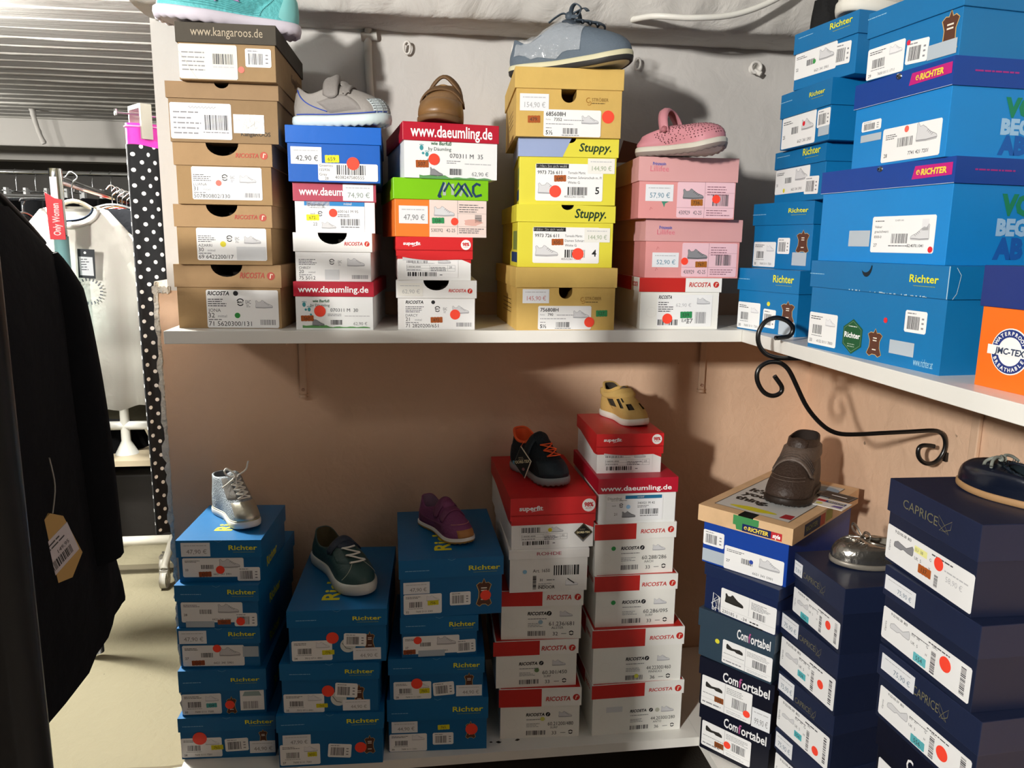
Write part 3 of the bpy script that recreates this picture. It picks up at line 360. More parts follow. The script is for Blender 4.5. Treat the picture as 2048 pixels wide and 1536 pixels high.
def sketch(mb, fr, x, y, w, d, kind='s', flip=False):
    h = w*.5; f = (lambda a: x+w*(1-a)) if flip else (lambda a: x+w*a)
    cf, cs = {'s': ('d8d8da', MGR), 'd': ('2b2926', '15130f'), 'g': ('8c8c90', '4a4a4c'), 'l': ('ececee', 'b0b0b4')}[kind[0]]
    if kind[-1] == 'b': P = [(a, b) if a > .35 else (a, b*1.4) for a, b in SHOE_SIDE]
    elif kind[-1] == 'f': P = [(0, .16), (.04, .06), (.30, .06), (.5, .12), (.62, 0), (.98, 0), (1, .1), (.97, .28), (.8, .42), (.62, .36), (.35, .30), (.16, .5), (.05, .62), (.0, .5)]
    else: P = SHOE_SIDE
    P = [(f(a), y+b*h*1.1) for a, b in P]
    if flip: P = P[::-1]
    mb.poly(fr, P, ink(cf), d); mb.stroke(fr, P+[P[0]], w*.015, ink(cs), d+.00008)
    if kind[-1] != 'f':
        mb.stroke(fr, [(f(.02), y+.13*h), (f(.5), y+.10*h), (f(.98), y+.16*h)], w*.03, ink(cs), d+.0001)
        for k in range(4): mb.stroke(fr, [(f(.50+k*.07), y+(.62-k*.09)*h), (f(.58+k*.07), y+(.76-k*.10)*h)], w*.02, ink(cs), d+.0001)
def maclogo(mb, fr, x, y, s, d):
    K = ink(BLK); mb.ring(fr, x, y, s*.36, s*.5, K, d, 12, 20, 160); mb.ring(fr, x, y, s*.36, s*.5, K, d, 12, 215, 325); mb.text(fr, 'MAC', x, y-s*.13, s*.26, K, d, 'c', .03)
def eac(mb, fr, x, y, s, d): mb.text(fr, 'EAC', x, y, s*.42, ink(DGR), d, 'c', maxw=s*.6); mb.lines(fr, x-s*.25, x+s*.25, y-s*.2, s*.1, ink(MGR), d, 2)
def hidelogo(mb, fr, x, y, s, d, sx=1):
    P = [(-.30, -1), (-.12, -.85), (.12, -.85), (.30, -1), (.52, -.82), (.36, -.35), (.34, .1), (.50, .55), (.30, .72), (.12, .68), (0, 1.0), (-.12, .68), (-.30, .72), (-.50, .55), (-.34, .1), (-.36, -.35), (-.52, -.82)]
    Q = [(x+a*s*sx, y+b*s) for a, b in P]; mb.poly(fr, Q, ink('5a3526'), d); mb.stroke(fr, Q+[Q[0]], s*.05, ink('c9a76a'), d+.00006)
    for k, yy in enumerate((.28, .10, -.55)): mb.rect(fr, x-.2*s, y+yy*s, x+.2*s, y+yy*s+.08*s, ink('e8e0d0'), d+.00006)
def price(mb, fr, w, h, txt, col, d):
    c = ink(col); mb.lines(fr, .10*w, .88*w, .76*h, .07*h, ink(LGR), d, 1); mb.text(fr, txt, .88*w, .20*h, .30*h, c, d, 'r', maxw=.72*w)
def barcode_st(mb, fr, w, h, d):
    mb.lines(fr, .10*w, .5*w, .84*h, .07*h, ink(MGR), d); mb.bars(fr, .12*w, .14*h, .68*w, .74*h, ink(DGR), d, seed=int(w*1e5))
    for k in (.62, .42, .2): mb.rect(fr, .78*w, k*h, .88*w, k*h+.08*h, ink(MGR), d)
def info(mb, fr, w, h, kind, a, d):
    T = lambda s, x, y, hh, c=BLK, al='l', b=0, sh=0, mw=None, rot=0: mb.text(fr, s, x*w, y*h, hh*h, ink(c), d, al, b, sh, mw and mw*w, rot)
    L = lambda x0, x1, y, hh=.035, n=1, c=DGR, g=1.9: mb.lines(fr, x0*w, x1*w, y*h, hh*h, ink(c), d, n, g, seed=n)
    Bc = lambda x0, y0, x1, y1, c=DGR, v=False: mb.bars(fr, x0*w, y0*h, x1*w, y1*h, ink(c), d, v)
    S = lambda x, y, ww, k='s', fl=False: sketch(mb, fr, x*w, y*h, ww*w, d, k, fl)
    R = lambda x0, y0, x1, y1, c: mb.rect(fr, x0*w, y0*h, x1*w, y1*h, ink(c), d)
    if kind == 'ricosta':
        if a[3]: T('RICOSTA', .02, .86, .10, BLK, b=.03, sh=.2, mw=.30); mb.disc(fr, .41*w, .91*h, .065*h, ink(BLK), d)
        L(.02, .28, .74, .03, 4); T(a[2], .02, .42, .085, DGR, mw=.2); T(a[0], .02, .27, .12, BLK, mw=.09); T('mittel', .15, .275, .07, MGR, mw=.14)
        L(.02, .2, .20, .04, 1, MGR); T(a[1], .02, .05, .12, BLK, mw=.60); maclogo(mb, fr, .47*w, .68*h, .20*h, d); eac(mb, fr, .58*w, .64*h, .22*h, d)
        S(.68, .52, .24); Bc(.74, .08, .96, .22, MGR)
    elif kind == 'kan':
        if a[0] == '2':
            mb.stroke(fr, [((.30+i*.018)*w, (.88+.035*sin(i*2.1))*h) for i in range(26)], .012*h, ink(DGR), d)
            for y, n in ((.72, .48), (.56, .34), (.42, .50), (.28, .46), (.14, .46)): L(.05, n, y, .06, 1, MGR)
            Bc(.56, .26, .94, .68); L(.53, .95, .18, .04, 1, MGR)
        else:
            for y in (.74, .60, .48, .36, .24): L(.05, .44, y, .05, 1, MGR)
            Bc(.58, .44, .94, .74); L(.58, .94, .34, .05, 1, LGR)
            mb.stroke(fr, [(0, .78*h), (.12*w, .5*h), (.22*w, .2*h), (.3*w, 0)], .01*h, ink('a8a49a'), d)
    elif kind == 'greenies':
        T('Greenies', .02, .80, .15, DGR, mw=.23); T('155936', .02, .55, .15, DGR, mw=.19); T('Grey', .02, .29, .15, DGR, mw=.14); T('28', .11, .06, .15, DGR, mw=.06)
        Bc(.31, .36, .80, .92); T('4038247580555', .28, .12, .18, DGR, mw=.54)
    elif kind == 'daeum2':
        R(0, .86, 1, 1, '2f86c8') if a[1] == '22' else R(.33, .86, .98, 1, '1f6f98')
        R(.04, .76, .42, 1, 'fafafa') if a[1] == '22' else R(0, .74, .33, 1, 'fafafa'); T('Däumling', .06 if a[1] == '22' else .02, .84, .10, BLK, b=.01, mw=.32); L(.08, .36, .79, .025)
        T('mittel', .72 if a[1] == '22' else .6, .90, .08, 'f4f4f4', 'c', .02)
        maclogo(mb, fr, .26*w, .60*h, .17*h, d); T('nach', .10, .57, .06, DGR); T(a[0], .55, .64, .09, DGR if a[1] == '22' else BLK, mw=.42); L(.55, .80, .56, .03, 2)
        T(a[1], .14, .20, .10, BLK); S(.28, .10, .24, 'g' if a[1] == '21' else 's'); Bc(.60, .22, .93, .44); L(.60, .92, .15, .035)
    elif kind == 'superfit':
        if a[0] != '32': R(0, .0, .0, .0, 'ffffff')
        L(.14, .55, .66, .028, 1, MGR); S(.62, .66, .24)
        x0, x1 = .03, .94
        for yy in (.58, .42, .30): R(x0, yy, x1, yy+.010, MGR)
        for xx in (x0, .46, .80, x1): R(xx, .30, xx+.004, .59, MGR)
        T('1-000382-8000', .04, .46, .075, BLK, b=.01, mw=.36); L(.04, .30, .34, .04); L(.48, .78, .46, .04, 3); T(a[0], .83, .44, .10, BLK)
        Bc(.05, .05, .60, .25, BLK); L(.65, .70, .1, .05)
        Bc(.03, .68, .42, .94, MGR if a[0] != '32' else DGR)
    elif kind == 'imac':
        S(.08, .52, .36); R(.49, 0, .495, 1, DGR); R(0, .235, 1, .24, DGR); R(.49, .62, 1, .625, DGR); T(a[0], .03, .07, .10, DGR, mw=.42); L(.52, .98, .86, .03, 4, DGR, 2.2); Bc(.80, .36, .92, .60, DGR, True); L(.52, .96, .16, .03, 3, DGR)
        mb.poly(fr, [((.60+.16*(1+cos(k*.5))+.03*cos(k*2))*w, (.36+.10*sin(k*.5))*h) for k in range(12)], ink('e0b0a4'), d)
    elif kind == 'lillifee':
        S(.10, .52, .36, 'g'); R(.48, 0, .485, 1, 'a06a78'); R(0, .28, 1, .287, 'a06a78'); R(.48, .70, 1, .706, 'a06a78'); T(a[0], .04, .09, .11, DGR, mw=.40)
        L(.52, .95, .86, .03, 4, '8a5a68', 2.4); Bc(.62, .34, .90, .66); L(.52, .96, .20, .03, 3, '8a5a68', 2.2)
    elif kind == 'rico27':
        T('RICOSTA', .02, .87, .10, BLK, b=.03, sh=.2, mw=.24); L(.02, .22, .74, .035, 2); L(.02, .34, .60, .035, 3); T('62,90 €', .34, .62, .11, LGR); S(.72, .70, .24)
        T('EAC', .46, .14, .10, DGR); T(a[0], .54, .10, .15, BLK); Bc(.02, .04, .38, .22); Bc(.70, .10, .90, .46, MGR)
    elif kind == 'stroeber':
        T(a[0], .04, .76, .15, BLK, b=.015, mw=.34); T('Farbe', .04, .60, .06, MGR); T(a[1], .18, .58, .11, BLK, b=.01); L(.35, .70, .60, .035, 1, MGR); L(.04, .52, .45, .035, 1, MGR); L(.04, .14, .30, .035, 1, MGR)
        T(a[2], .04, .07, .15, BLK, b=.015); S(.66, .48, .30); Bc(.34, .10, .60, .32); L(.32, .62, .04, .03)
    elif kind == 'stuppy':
        R(.01, .88, .49, .99, BLK); T('Fühlen Sie sich wohl', .02, .90, .07, 'f0f0f0', mw=.45); T('9973 726 611', .03, .72, .09, BLK, b=.012, mw=.36); T('Tornado Martic', .48, .73, .065, BLK, mw=.26)
        T('Damen Schnürschuh m. Fl', .48, .60, .065, BLK, mw=.50); T('Weite G', .48, .47, .065, BLK); S(.04, .18, .34, 's'); Bc(.48, .16, .79, .38, BLK); T('4053236115145', .43, .09, .06, DGR, mw=.40); T(a[0], .89, .20, .18, BLK, b=.02)
    elif kind == 'richter':
        L(.06, .50, .86, .035, 2); Bc(.15, .34, .48, .62); L(.12, .50, .27, .03, 1, MGR); T(a[0], .06, .07, .10, DGR, b=.01); T(a[1], .32, .08, .085, DGR, mw=.62); S(.60, .62, .34, 'l')
    elif kind == 'richter2':
        L(.04, .34, .84, .035, 2); Bc(.30, .42, .50, .64); T(a[0], .04, .32, .11, DGR, b=.01); T('6621 341 5901', .50, .10, .10, DGR, mw=.40); S(.60, .46, .34, 's')
    elif kind == 'richter3':
        L(.06, .32, .78, .03, 3); Bc(.28, .40, .54, .66); T(a[0], .05, .14, .11, DGR, b=.01); T(a[1], .48, .13, .10, DGR, b=.01, mw=.44); S(.60, .44, .34, 'sb')
    elif kind == 'boot':
        L(.05, .2, .86, .03); T('52 4070 1041', .38, .86, .04, DGR); T('Velour', .05, .68, .07, BLK, mw=.14); T('grau/schwarz', .05, .55, .07, BLK, mw=.24); T('8300-0', .05, .40, .07, BLK, mw=.14); T(a[0], .05, .16, .09, BLK)
        Bc(.34, .26, .60, .52); L(.30, .62, .18, .03); T('52.4070.1041', .60, .16, .075, BLK, b=.01, mw=.30); S(.64, .34, .28, 'sb', True)
        mb.rect(fr, .80*w, .60*h, .90*w, .90*h, ink('e4e4e6'), d)
    elif kind == 'comfy':
        S(.08, .62, .34, 'df', False); R(.47, .0, .475, 1, MGR); L(.03, .45, .42, .03, 1, MGR); R(0, .26, .47, .265, MGR); L(.03, .40, .10, .06, 1, MGR); L(.50, .96, .86, .025, 4, MGR, 2.2); Bc(.62, .30, .90, .62); R(.47, .22, 1, .225, MGR); L(.52, .95, .12, .03, 2, LGR)
    elif kind == 'comfy2':
        S(.08, .48, .34, 'd'); R(.52, .3, .525, 1, LGR); L(.56, .9, .85, .03, 6, MGR, 1.6); Bc(.60, .30, .82, .55); R(0, .24, 1, .245, MGR); T(a[0], .04, .05, .12, DGR, mw=.5); L(.55, .8, .08, .06, 2, BLK)
    elif kind in ('caprice', 'caprice2'):
        T('9-22105-%s  803' % a[0], .10, .86, .075, BLK, b=.012, mw=.40); L(.55, .78, .86, .05, 1, DGR); mb.text(fr, 'Caprice', .055*w, .25*h, .07*h, ink(DGR), d, 'l', 0, .2, None, 90)
        S(.10, .46, .24, 'gf' if kind == 'caprice2' else 'sf', True)
        if kind == 'caprice2': R(.35, .66, .50, .84, 'f2f0a0')
        T('EU  '+a[0], .36, .70, .085, DGR, mw=.14); T('UK  5', .36, .46, .085, DGR, mw=.10); T('G', .53, .66, .08, DGR); T('H', .53, .42, .07, DGR); T('EAC', .60, .80, .08, DGR, mw=.05)
        if kind == 'caprice': Bc(.59, .06, .64, .72, DGR, True); Bc(.90, .12, .95, .90, DGR, True); L(.36, .56, .76, .03)
        else: Bc(.60, .08, .64, .40, DGR, True); T('58,90 €', .72, .40, .14, LGR); L(.70, .95, .64, .05, 1, LGR)
def draw(kind, mb, fr, w, h, it, d):
    if kind in ('price', 'price0'): price(mb, fr, w, h, it[5], it[6], d)
    elif kind in ('bc', 'bc2'):
        if kind == 'bc2': mb.poly(fr, [(.1*w, .72*h), (.9*w, .72*h), (.8*w, .95*h), (.2*w, .95*h)], ink('9ab0b0'), d); mb.bars(fr, .12*w, .08*h, .75*w, .45*h, ink(MGR), d)
        else: barcode_st(mb, fr, w, h, d)
    elif kind == 'info': info(mb, fr, w, h, it[5], it[6], d)
    elif kind == 'num': mb.text(fr, it[5], w/2, h*.22, h*.52, ink('33302a'), d, 'c', maxw=.8*w)
    elif kind == 'tape2':
        rd = random.Random(3)
        for k in range(9): mb.stroke(fr, [(rd.uniform(.1, .9)*w, rd.uniform(.1, .4)*h), (rd.uniform(.1, .9)*w, rd.uniform(.5, .9)*h)], .02*h, ink('c9c9c4'), d)
PNAME = {'price': 'price_sticker', 'price0': 'price_sticker', 'bc': 'barcode_sticker', 'bc2': 'barcode_sticker', 'info': 'info_label', 'num': 'number_sticker', 'tape': 'blank_sticker', 'tape2': 'blank_sticker'}
def shoebox(key, P, style, items, label, group, loc=None):
    x, y, th, W, H, L, hl, z = P
    root = empty('shoe_box', (x, y, z), radians(th), label, 'shoe box', group)
    cl, cb, kr = STY[style]; ML = (kraft if kr else card)(cl); MBd = (kraft if kr else card)(cb); DK = mat('1c1610' if style != 'str' else '7a5c20', .9); w2 = W/2; lw = .003  # DK: dark inner colour stands in for shade inside the thumb holes
    if style == 'style': ML = mat(cl, .45, var=.22, vscale=22, bump=.05)
    hb = H-hl; ht = hb+.005; G = .0004
    body = MB(); lid = MB()
    nt = [i for i in items if i[0] == 'notch']; nb = [i for i in items if i[0] == 'notchb']
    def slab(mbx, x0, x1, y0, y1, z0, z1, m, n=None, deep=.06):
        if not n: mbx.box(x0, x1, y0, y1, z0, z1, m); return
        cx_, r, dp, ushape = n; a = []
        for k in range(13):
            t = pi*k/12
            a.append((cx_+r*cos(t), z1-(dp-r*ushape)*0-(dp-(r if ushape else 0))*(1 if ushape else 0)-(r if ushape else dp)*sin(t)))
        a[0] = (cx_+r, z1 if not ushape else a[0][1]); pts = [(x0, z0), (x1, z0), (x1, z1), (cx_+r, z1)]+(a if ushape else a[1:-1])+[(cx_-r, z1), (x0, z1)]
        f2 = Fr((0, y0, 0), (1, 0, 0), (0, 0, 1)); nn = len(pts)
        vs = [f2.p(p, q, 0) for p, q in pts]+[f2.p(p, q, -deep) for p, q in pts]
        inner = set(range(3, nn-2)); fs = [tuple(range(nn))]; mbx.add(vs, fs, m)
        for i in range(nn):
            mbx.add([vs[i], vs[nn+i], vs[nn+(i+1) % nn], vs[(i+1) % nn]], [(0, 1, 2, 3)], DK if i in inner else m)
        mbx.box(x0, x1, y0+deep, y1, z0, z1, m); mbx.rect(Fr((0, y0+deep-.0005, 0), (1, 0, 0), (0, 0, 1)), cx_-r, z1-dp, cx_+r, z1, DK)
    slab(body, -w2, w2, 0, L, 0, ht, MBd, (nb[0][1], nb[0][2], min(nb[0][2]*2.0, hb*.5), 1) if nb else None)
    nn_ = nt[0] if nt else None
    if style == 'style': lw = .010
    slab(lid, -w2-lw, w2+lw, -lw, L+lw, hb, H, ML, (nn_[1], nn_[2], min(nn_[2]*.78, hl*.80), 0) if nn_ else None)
    FB = Fr((0, 0, 0), (1, 0, 0), (0, 0, 1)); FL = Fr((0, -lw, 0), (1, 0, 0), (0, 0, 1)); FT = Fr((0, 0, H), (1, 0, 0), (0, 1, 0)); FRr = Fr((w2, 0, 0), (0, 1, 0), (0, 0, 1)); FRl = Fr((w2+lw, 0, 0), (0, 1, 0), (0, 0, 1)); FS = Fr((-w2, 0, 0), (0, -1, 0), (0, 0, 1)); FSl = Fr((-w2-lw, 0, 0), (0, -1, 0), (0, 0, 1))
    # style graphics
    if style == 'sup':
        body.poly(FB, [(-w2, hb), (w2, hb), (w2, hb*.58), (w2*.72, hb*.72), (-w2, hb*.72)], card(cl), G/2); fl = MB()
        P_ = [(-w2-lw, hb+.002)]+[(-w2-lw+(W+2*lw)*t, hb-.010-.010*sin(pi*min(1, t*1.5)/1.6)*(1-t*.35)) for t in [k/14 for k in range(15)]]+[(w2+lw, hb+.002)]
        fl.prism(FL, P_, -.0022, 0, ML); fl.build('tuck_flap', root)
        body.poly(FS, [(-L, hb), (0, hb), (0, hb*.72), (-L*.15, hb*.66), (-L*.6, hb*.85)], card(cl), G/2)
    if style == 'stu2': lid.poly(FL, [(-w2-lw, hb), (-w2*.12, hb), (w2*.06, H), (-w2-lw, H)], card('96a6cc'), G/2)
    if style in ('stu', 'stu2'): body.rect(FS, -L*.35, hb*.10, -.004, hb*.33, card('24406e'), G/2); body.rect(FS, -L*.25, hb*.38, -.01, hb*.8, card('7a8a4a'), G/2)
    if style == 'stu2': lid.rect(FSl, -L, hb, 0, H, card('8a96b4'), G/2)
    if style == 'dae': lid.rect(FS, 0, 0, 0, 0, ML)
    if style == 'lil': body.rect(FB, -w2, 0, w2, hb, card('e39a98'), G/2)
    if style in ('rich',) :
        if key in (('F', 4), ('G', 2), ('H', 3)): lid.text(FT, 'Richter', {'F': .010, 'G': -.002, 'H': .002}[key[0]], .042 if key[0]!='F' else .050, .034, ink('ecdf2a'), G, 'l', .03, rot=90, fitw=min(.19, L-.06))
        lid.stroke(FL, [(-.008, H-.0006), (0, H-.004), (.008, H-.0006)], .0004, ink('8fc0dd'), G)
        body.text(FRr, 'Richter', L*.42, hb*.25, .02, ink('b8b834'), G, 'c', .03)
    if style == 'richb':
        for s_, xx, yy, c_, hh in ((('VON', .087, .058, '14805a', .023), ('BEGINN', .084, .034, '9ac0e0', .019), ('AB', .083, .007, '1258a8', .023)) if key[1] == 2 else (('VON', .0857, .073, '14805a', .026), ('BEGINN', .082, .044, '9ac0e0', .021), ('AB', .081, .011, '1258a8', .027))): body.text(FRr, s_, xx, yy, hh, ink(c_), G, 'l', .06)
        lid.lines(FRl, .03, .10, hb+hl*.5, .003, ink('a02a80'), G)
        lid.rect(FL, -w2-lw, hb, w2+lw, hb+.0006, ink('c8d4e8'), G/2)
    if style == 'ricred': lid.rect(FSl, -L, hb, -L*.22, H, card('c4261f'), G/2); lid.rect(FT, -w2, 0, w2, L, card('c4261f'), G/2); lid.text(FSl, 'RICOSTA', -L*.20, hb+hl*.35, .009, ink('c8281e'), G, 'l', .03, .2, L*.15); body.ring(FB, -w2*.72, hb*.45, .0105, .0108, ink('dcdad2'), G)
    if style in ('style',):
        fr2 = FT; lid.rect(fr2, -w2+.012, .018, w2-.012, L-.018, card('c9c9c6'), G); lid.stroke(fr2, [(-w2+.012, .018), (w2-.012, .018), (w2-.012, L-.018), (-w2+.012, L-.018), (-w2+.012, .018)], .0016, ink('4a3c30'), G*2)
        for s_, yy in (("It's", .150), ('your', .118), ('thing.', .080)): lid.text(fr2, s_, -w2+.024, yy, .023, ink('141414'), G*2, 'l', .05)
        lid.poly(fr2, [(-.005+.045*cos(a)*(1+.3*sin(2*a)), .040+.012*sin(a)) for a in [k*pi/9 for k in range(18)]], ink('cfc51e'), G*2); lid.poly(fr2, [(.055, .030), (.078, .033), (.076, .060), (.057, .058)], ink('9c2026'), G*2)
        lid.poly(fr2, [(.05+.03*cos(a), L-.05+.02*sin(a)) for a in [k*pi/9 for k in range(18)]], ink('8fa6bc'), G*2)
        lid.rect(FRl, .045, hb+.004, .125, hb+hl-.006, ink('2a3450'), G); lid.rect(FRl, .125, hb+.004, .15, hb+hl-.006, ink('b8503c'), G); lid.text(FRl, 'RICHTER', .052, hb+.012, .010, ink('8a8a60'), G*2, 'l', .02, 0, .066)
        lid.rect(FRl, .155, hb+.006, .19, hb+hl-.004, ink('a8a050'), G)
    if style == 'str': 
        for s_ in range(4): body.lines(FS, -L*.62, -L*.25, hb*(.35+.1*s_), .0022, ink('6a4c1a'), G)
    if style == 'kanb' or style == 'kang': body.text(FRr, 'KangaROOS', L*.55, hb*.5, .016, ink('6a4e34'), G, 'l', .02, maxw=L*.4)
    if style == 'cap': lid.rect(FT, 0, 0, 0, 0, ML)
    occ = []; parts = []
    for it in items:
        k = it[0]
        def side(yy): return (lid, FL) if yy >= hb-.001 else (body, FB)
        if k == 'txt':
            s_, x0, y0, x1, y1, c = it[1:7]; f_ = it[7]; mbx, fr = side((y0+y1)/2)
            hgt = (y1-y0)*(.80 if any(q in s_ for q in 'pgy,') or s_ == 'Richter' else .95)
            mbx.text(fr, s_, x0, y0+(y1-y0-hgt)*.8, hgt, ink(c), G*1.5, 'l', .018 if 'b' in f_ else 0, .18 if 'i' in f_ else 0, None, 0, (x1-x0))
            if s_ == 'Richter': mbx.lines(fr, x0+(x1-x0)*.15, x1-(x1-x0)*.1, y0-.0035, .0012, ink('9aa84a'), G)
        elif k == 'mic':
            mbx, fr = side(it[2]); mbx.lines(fr, it[1], it[3], it[2], .0018, ink(it[4]), G)
        elif k == 'rlogo':
            mbx, fr = side(it[2]); mbx.disc(fr, it[1], it[2], it[3], ink(it[4]), G); mbx.stroke(fr, [(it[1]-it[3]*.2, it[2]-it[3]*.6), (it[1], it[2]+it[3]*.5), (it[1]+it[3]*.5, it[2]+it[3]*.35)], it[3]*.28, ink('f0e0c8'), G*2)
        elif k == 'slogo': body.ring(FB, it[1], it[2], it[3]*.35, it[3]*.5, ink('a8772a'), G, 16, 60, 300); body.ring(FB, it[1]+.001, it[2]-it[3]*.5, it[3]*.3, it[3]*.42, ink('a8772a'), G, 16, -140, 90); body.lines(FB, it[1]+.006, it[1]+.032, it[2]-.006, .0018, ink('5a4420'), G)
        elif k == 'rectL':
            lid.rect(FL, it[1]-.003, hb, it[3], H, card(it[5]), G/2)
        elif k in ('rectR', 'rectR2'):
            if k == 'rectR2': it = it[:2]+[hb+.0025]+it[3:4]+[hb+.018]+it[5:]
            q = .008 if k == 'rectR' else 0; lid.poly(FL, [(it[1], max(it[2], hb+.002)), (it[3], max(it[2], hb+.002)+q*.2), (it[3], min(it[4], H-.002)), (it[1]+q*.6, min(it[4], H-.002))], card(it[5]), G)
            Wt = lid.text(FL, it[6], (it[1]+it[3])/2+(.004 if q else .004*(it[6] == 'RICHTER')), (max(it[2], hb)+min(it[4], H))/2-.004, .008, ink('ecd24a' if it[6] == 'RICHTER' else 'ffffff'), G*2, 'c', .04, .1, (it[3]-it[1])*.7)
            if it[6] == 'RICHTER': xr = (it[1]+it[3])/2+.003-Wt/2-.0045; yr = (max(it[2], hb)+min(it[4], H))/2; lid.ring(FL, xr, yr, .0022, .0036, ink('ecd24a'), G*2, 18, 30, 300); lid.stroke(FL, [(xr-.002, yr), (xr+.002, yr+.001), (xr+.004, yr-.002)], .0011, ink('ecd24a'), G*2)
        elif k == 'greenp': lid.poly(FL, [(it[1], hb+.012), (it[1]+.006, hb+.012), (it[1]+.008, hb+.003), (it[1]+.02, hb+.003), (it[3]-.01, hb+.012), (it[3], hb+.02), (it[3], H-.002), (it[1], H-.002)], ink('3f8a4e'), G/2)
        elif k == 'rectp': body.rect(FB, it[1], 0, w2, hb, card(it[5]), G)
        elif k == 'superfit':
            mbx, fr = (lid, FL); lid.text(FL, 'superfit', it[1], it[2]+.002, (it[4]-it[2])*.62, ink('ffffff'), G*2, 'l', .03, 0, None, 0, it[3]-it[1])
            lid.stroke(FL, [(it[1]+(it[3]-it[1])*(.52+.5*t), it[2]-.001+.0035*sin(pi*t*.5)) for t in [j/6 for j in range(7)]], .0009, ink('ffffff'), G*2)
        elif k == 'badge':
            cy_ = min(it[2], H-it[3]-.001); mb2 = MB(); mb2.prism(FL, [(it[1]+it[3]*cos(2*pi*j/28), cy_+it[3]*sin(2*pi*j/28)) for j in range(28)], G, G*2, paper()); mb2.text(FL, '98%', it[1], cy_-it[3]*.2, it[3]*.62, ink('c8202a'), G*3, 'c', .04, 0, it[3]*1.4)
            mb2.lines(FL, it[1]-it[3]*.5, it[1]+it[3]*.5, cy_-it[3]*.5, it[3]*.12, ink('d88080'), G*3); mb2.build('round_badge', root)
        elif k == 'barfuss':
            x0, y0, x1, y1 = it[1:5]; w_ = x1-x0; h_ = y1-y0; mb2 = body; fr = FB
            mb2.text(fr, 'wie Barfuß', x0+.17*w_, y0+.86*h_, .085*h_, ink('2f6a46'), G, 'l', .02, .1, .30*w_); mb2.text(fr, 'by Däumling', x0+.14*w_, y0+.72*h_, .085*h_, ink('2a4a40'), G, 'l', 0, 0, .30*w_)
            for (a, b, r) in ((.05, .78, .045), (.12, .62, .04)):
                cx_, cy_ = x0+a*w_, y0+b*h_; mb2.disc(fr, cx_, cy_, r*w_*.55, ink('3f98a0'), G, 14, r*w_*.75); mb2.disc(fr, cx_+.003, cy_-.010, r*w_*.38, ink('3f98a0'), G, 12)
                for j in range(4): mb2.disc(fr, cx_-.003+j*.0022, cy_+.0062-abs(j-1.2)*.0006, .0009, ink('3f98a0'), G, 8)
            mb2.text(fr, it[5], x0+.42*w_, y0+.55*h_, .11*h_, ink(DGR), G, 'l', 0, 0, .46*w_); mb2.lines(fr, x0+.38*w_, x0+.58*w_, y0+.46*h_, .025*h_, ink(MGR), G, 2); mb2.lines(fr, x0+.62*w_, x0+.98*w_, y0+.40*h_, .03*h_, ink(LGR), G)
            mb2.bars(fr, x0+.42*w_, y0+.12*h_, x0+.58*w_, y0+.28*h_, ink(DGR), G); mb2.text(fr, it[6], x0+.94*w_, y0+.11*h_, .10*h_, ink(MGR), G, 'r'); sketch(mb2, fr, x0+.16*w_, y0+.08*h_, .17*w_, G, 'gb')
            gp = [(x0+.02*w_, y0+.01*h_)]+[(x0+(.98)*w_, y0+.01*h_)]+[(x0+(.98-.96*j/20)*w_, y0+(.035+.03*abs(sin(j*2.3))+.04*(j > 12))*h_) for j in range(21)]; mb2.poly(fr, gp, ink('5f9a5a'), G)
        elif k == 'rw':
            x0, y0, x1, y1 = it[1:5]; w_ = x1-x0; h_ = y1-y0; K = ink(BLK); f_ = FB.sub(x0, max(y0, .004)); h_ = min(h_, hb-.006-max(y0, .004))
            body.text(f_, 'RICOSTA', .02*w_, .84*h_, .12*h_, K, G, 'l', .035, .2, .38*w_); body.disc(f_, .45*w_, .90*h_, .09*h_, K, G); body.stroke(f_, [(.44*w_, .85*h_), (.45*w_, .93*h_), (.47*w_, .93*h_)], .02*h_, ink('f0f0f0'), G*1.5)
            sketch(body, f_, .66*w_, .76*h_, .26*w_, G, 's'); body.lines(f_, .03*w_, .40*w_, .68*h_, .03*h_, ink(DGR), G, 1); body.lines(f_, .03*w_, .34*w_, .50*h_, .03*h_, ink(MGR), G, 3)
            body.text(f_, it[5+1], .95*w_, .42*h_, .15*h_, ink('3a3a3a'), G, 'r', 0, 0, .50*w_); body.text(f_, it[7], .50*w_, .29*h_, .09*h_, ink('4a4a4a'), G, 'l', 0, 0, .3*w_)
            body.bars(f_, .03*w_, .03*h_, .40*w_, .22*h_, ink(DGR), G); body.text(f_, it[5], .53*w_, .03*h_, .14*h_, ink('3a3a3a'), G); body.rect(f_, .70*w_, .09*h_, .80*w_, .11*h_, ink(DGR), G); body.ring(f_, .90*w_, .12*h_, .05*h_, .09*h_, K, G, 14, 10, 170); body.ring(f_, .90*w_, .12*h_, .05*h_, .09*h_, K, G, 14, 200, 340)
        elif k == 'rw2':
            x0, y0, x1, y1 = it[1:5]; w_ = x1-x0; h_ = min(y1, hb-.003)-y0; f_ = FB.sub(x0, y0); K = ink(BLK)
            body.text(f_, 'Art. 1650', .02*w_, .70*h_, .13*h_, ink('3a3a3a'), G, 'l', 0, 0, .34*w_); body.bars(f_, .44*w_, .56*h_, .96*w_, .96*h_, K, G); body.bars(f_, .02*w_, .02*h_, .09*w_, .58*h_, K, G, True)
